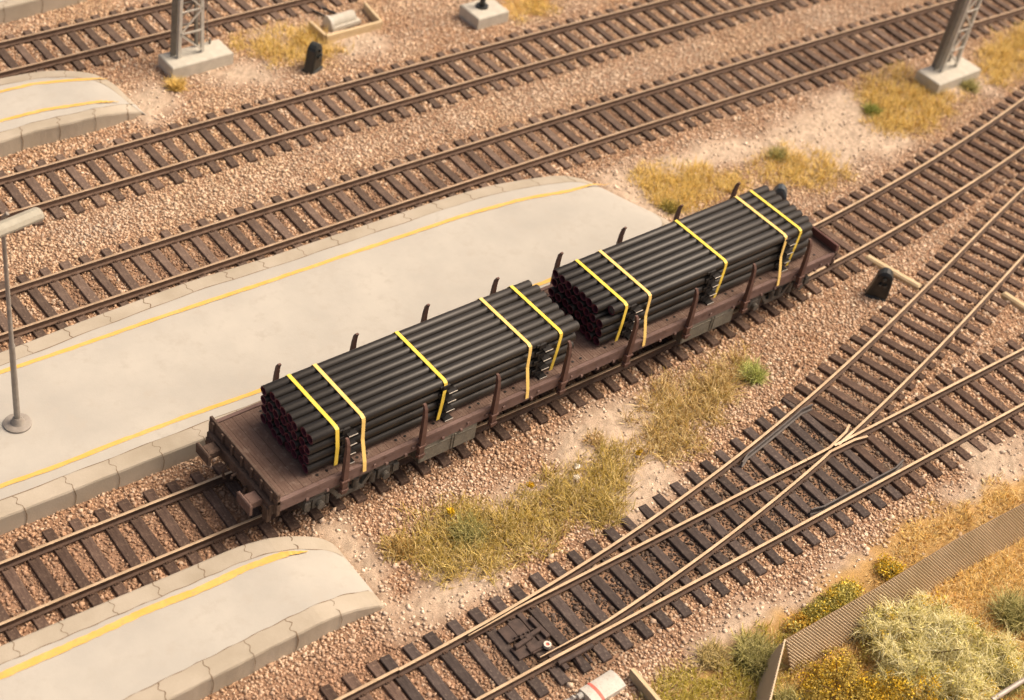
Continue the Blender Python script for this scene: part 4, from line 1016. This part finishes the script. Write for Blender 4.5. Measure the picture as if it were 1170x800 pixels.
# ------------------------------------------------------------------ ribbed fence
fz = .52; base_z = -.36
tops = PL([(897,731),(960,695),(1010,667),(1096,614),(1170,575)], fz); tops = np.r_[tops, [tops[-1]+(tops[-1]-tops[-2])*4]]
fe = empty('ribbed_fence', (*tops[0], base_z)); tag(fe, 'low leaning brown ribbed fence with a corner in the lower right', 'fence')
def panel(tp, lean, name, shift=.75):
    q = resample(tp, max(3, int(len(tp)*8))); O = tops[0]; H = fz-base_z
    d = np.gradient(q, axis=0); d /= np.linalg.norm(d, axis=1)[:,None]; 
    bot = q+np.array(lean)
    mb = MB(); vs = []
    for i in range(len(q)): 
        nn = np.array([-d[i,1], d[i,0]])*.008
        vs += [(*(q[i]-nn-O), H), (*(q[i]+nn-O), H), (*(bot[i]-nn-O), 0), (*(bot[i]+nn-O), 0)]
    fs = []
    for i in range(len(q)-1):
        o = i*4
        for a_, b3 in ((0,1),(1,3),(3,2),(2,0)): fs.append((o+a_, o+4+a_, o+4+b3, o+b3))
    fs += [(0,1,3,2), (len(vs)-4,len(vs)-2,len(vs)-1,len(vs)-3)]
    mb.add(vs, fs)
    mb.build(name, M['fence_web'], fe)
    s = np.r_[0, np.cumsum(np.hypot(*np.diff(q, axis=0).T))]; T_ = s[-1]; rb = MB(); t = -shift
    P3 = lambda u, v_: (lambda c: np.array([c[0], c[1], H*(1-v_)]))((np.array([np.interp(u, s, q[:,0]), np.interp(u, s, q[:,1])])+np.array(lean)*v_)-O)
    nrm = np.array([d[0,1], -d[0,0], .35]); nrm = nrm/np.linalg.norm(nrm)
    if name == 'side_panel': nrm = np.array([-1,.4,.3])/1.12
    while t < T_:
        u0, v0, u1, v1 = t, 0., t+shift, 1.
        if u0 < 0: v0 = -u0/shift; u0 = 0
        if u1 > T_: v1 = 1-(u1-T_)/shift; u1 = T_
        if v1-v0 > .05:
            a_ = P3(u0, v0)+nrm*.018; b3 = P3(u1, v1)+nrm*.018; rb.bar(a_, b3, .024, .034)
        t += .082
    rb.bar(P3(0,0)+nrm*.0, P3(T_,0), .03, .03) if name == 'side_panel' else None
    rb.build('rib', M['fence'], fe)
panel(tops, (.10, -.42), 'long_panel')
st_ = np.array([tops[0], P(880,800,fz), P(868,850,fz)])
panel(st_, (-.25, .12), 'side_panel', .1)
# silver handrail in the corner
hr = empty('handrail', (*P(1148,795,-.1), -.3)); tag(hr, 'silver handrail tube cut off by the lower right corner', 'handrail')
o0 = np.array([hr.location.x, hr.location.y]); 
p = P(1133,800,.2)-o0; q = P(1200,758,.2)-o0
mb = MB(); mb.tube([(*p,.5),(*q,.5)], .06, 14); mb.build('tube', M['rod'], hr, smooth=True)
mb = MB(); mb.tube([(*(p+(q-p)*.2),0),(*(p+(q-p)*.2),.5)], .045, 10); mb.build('post', M['rod'], hr, smooth=True)
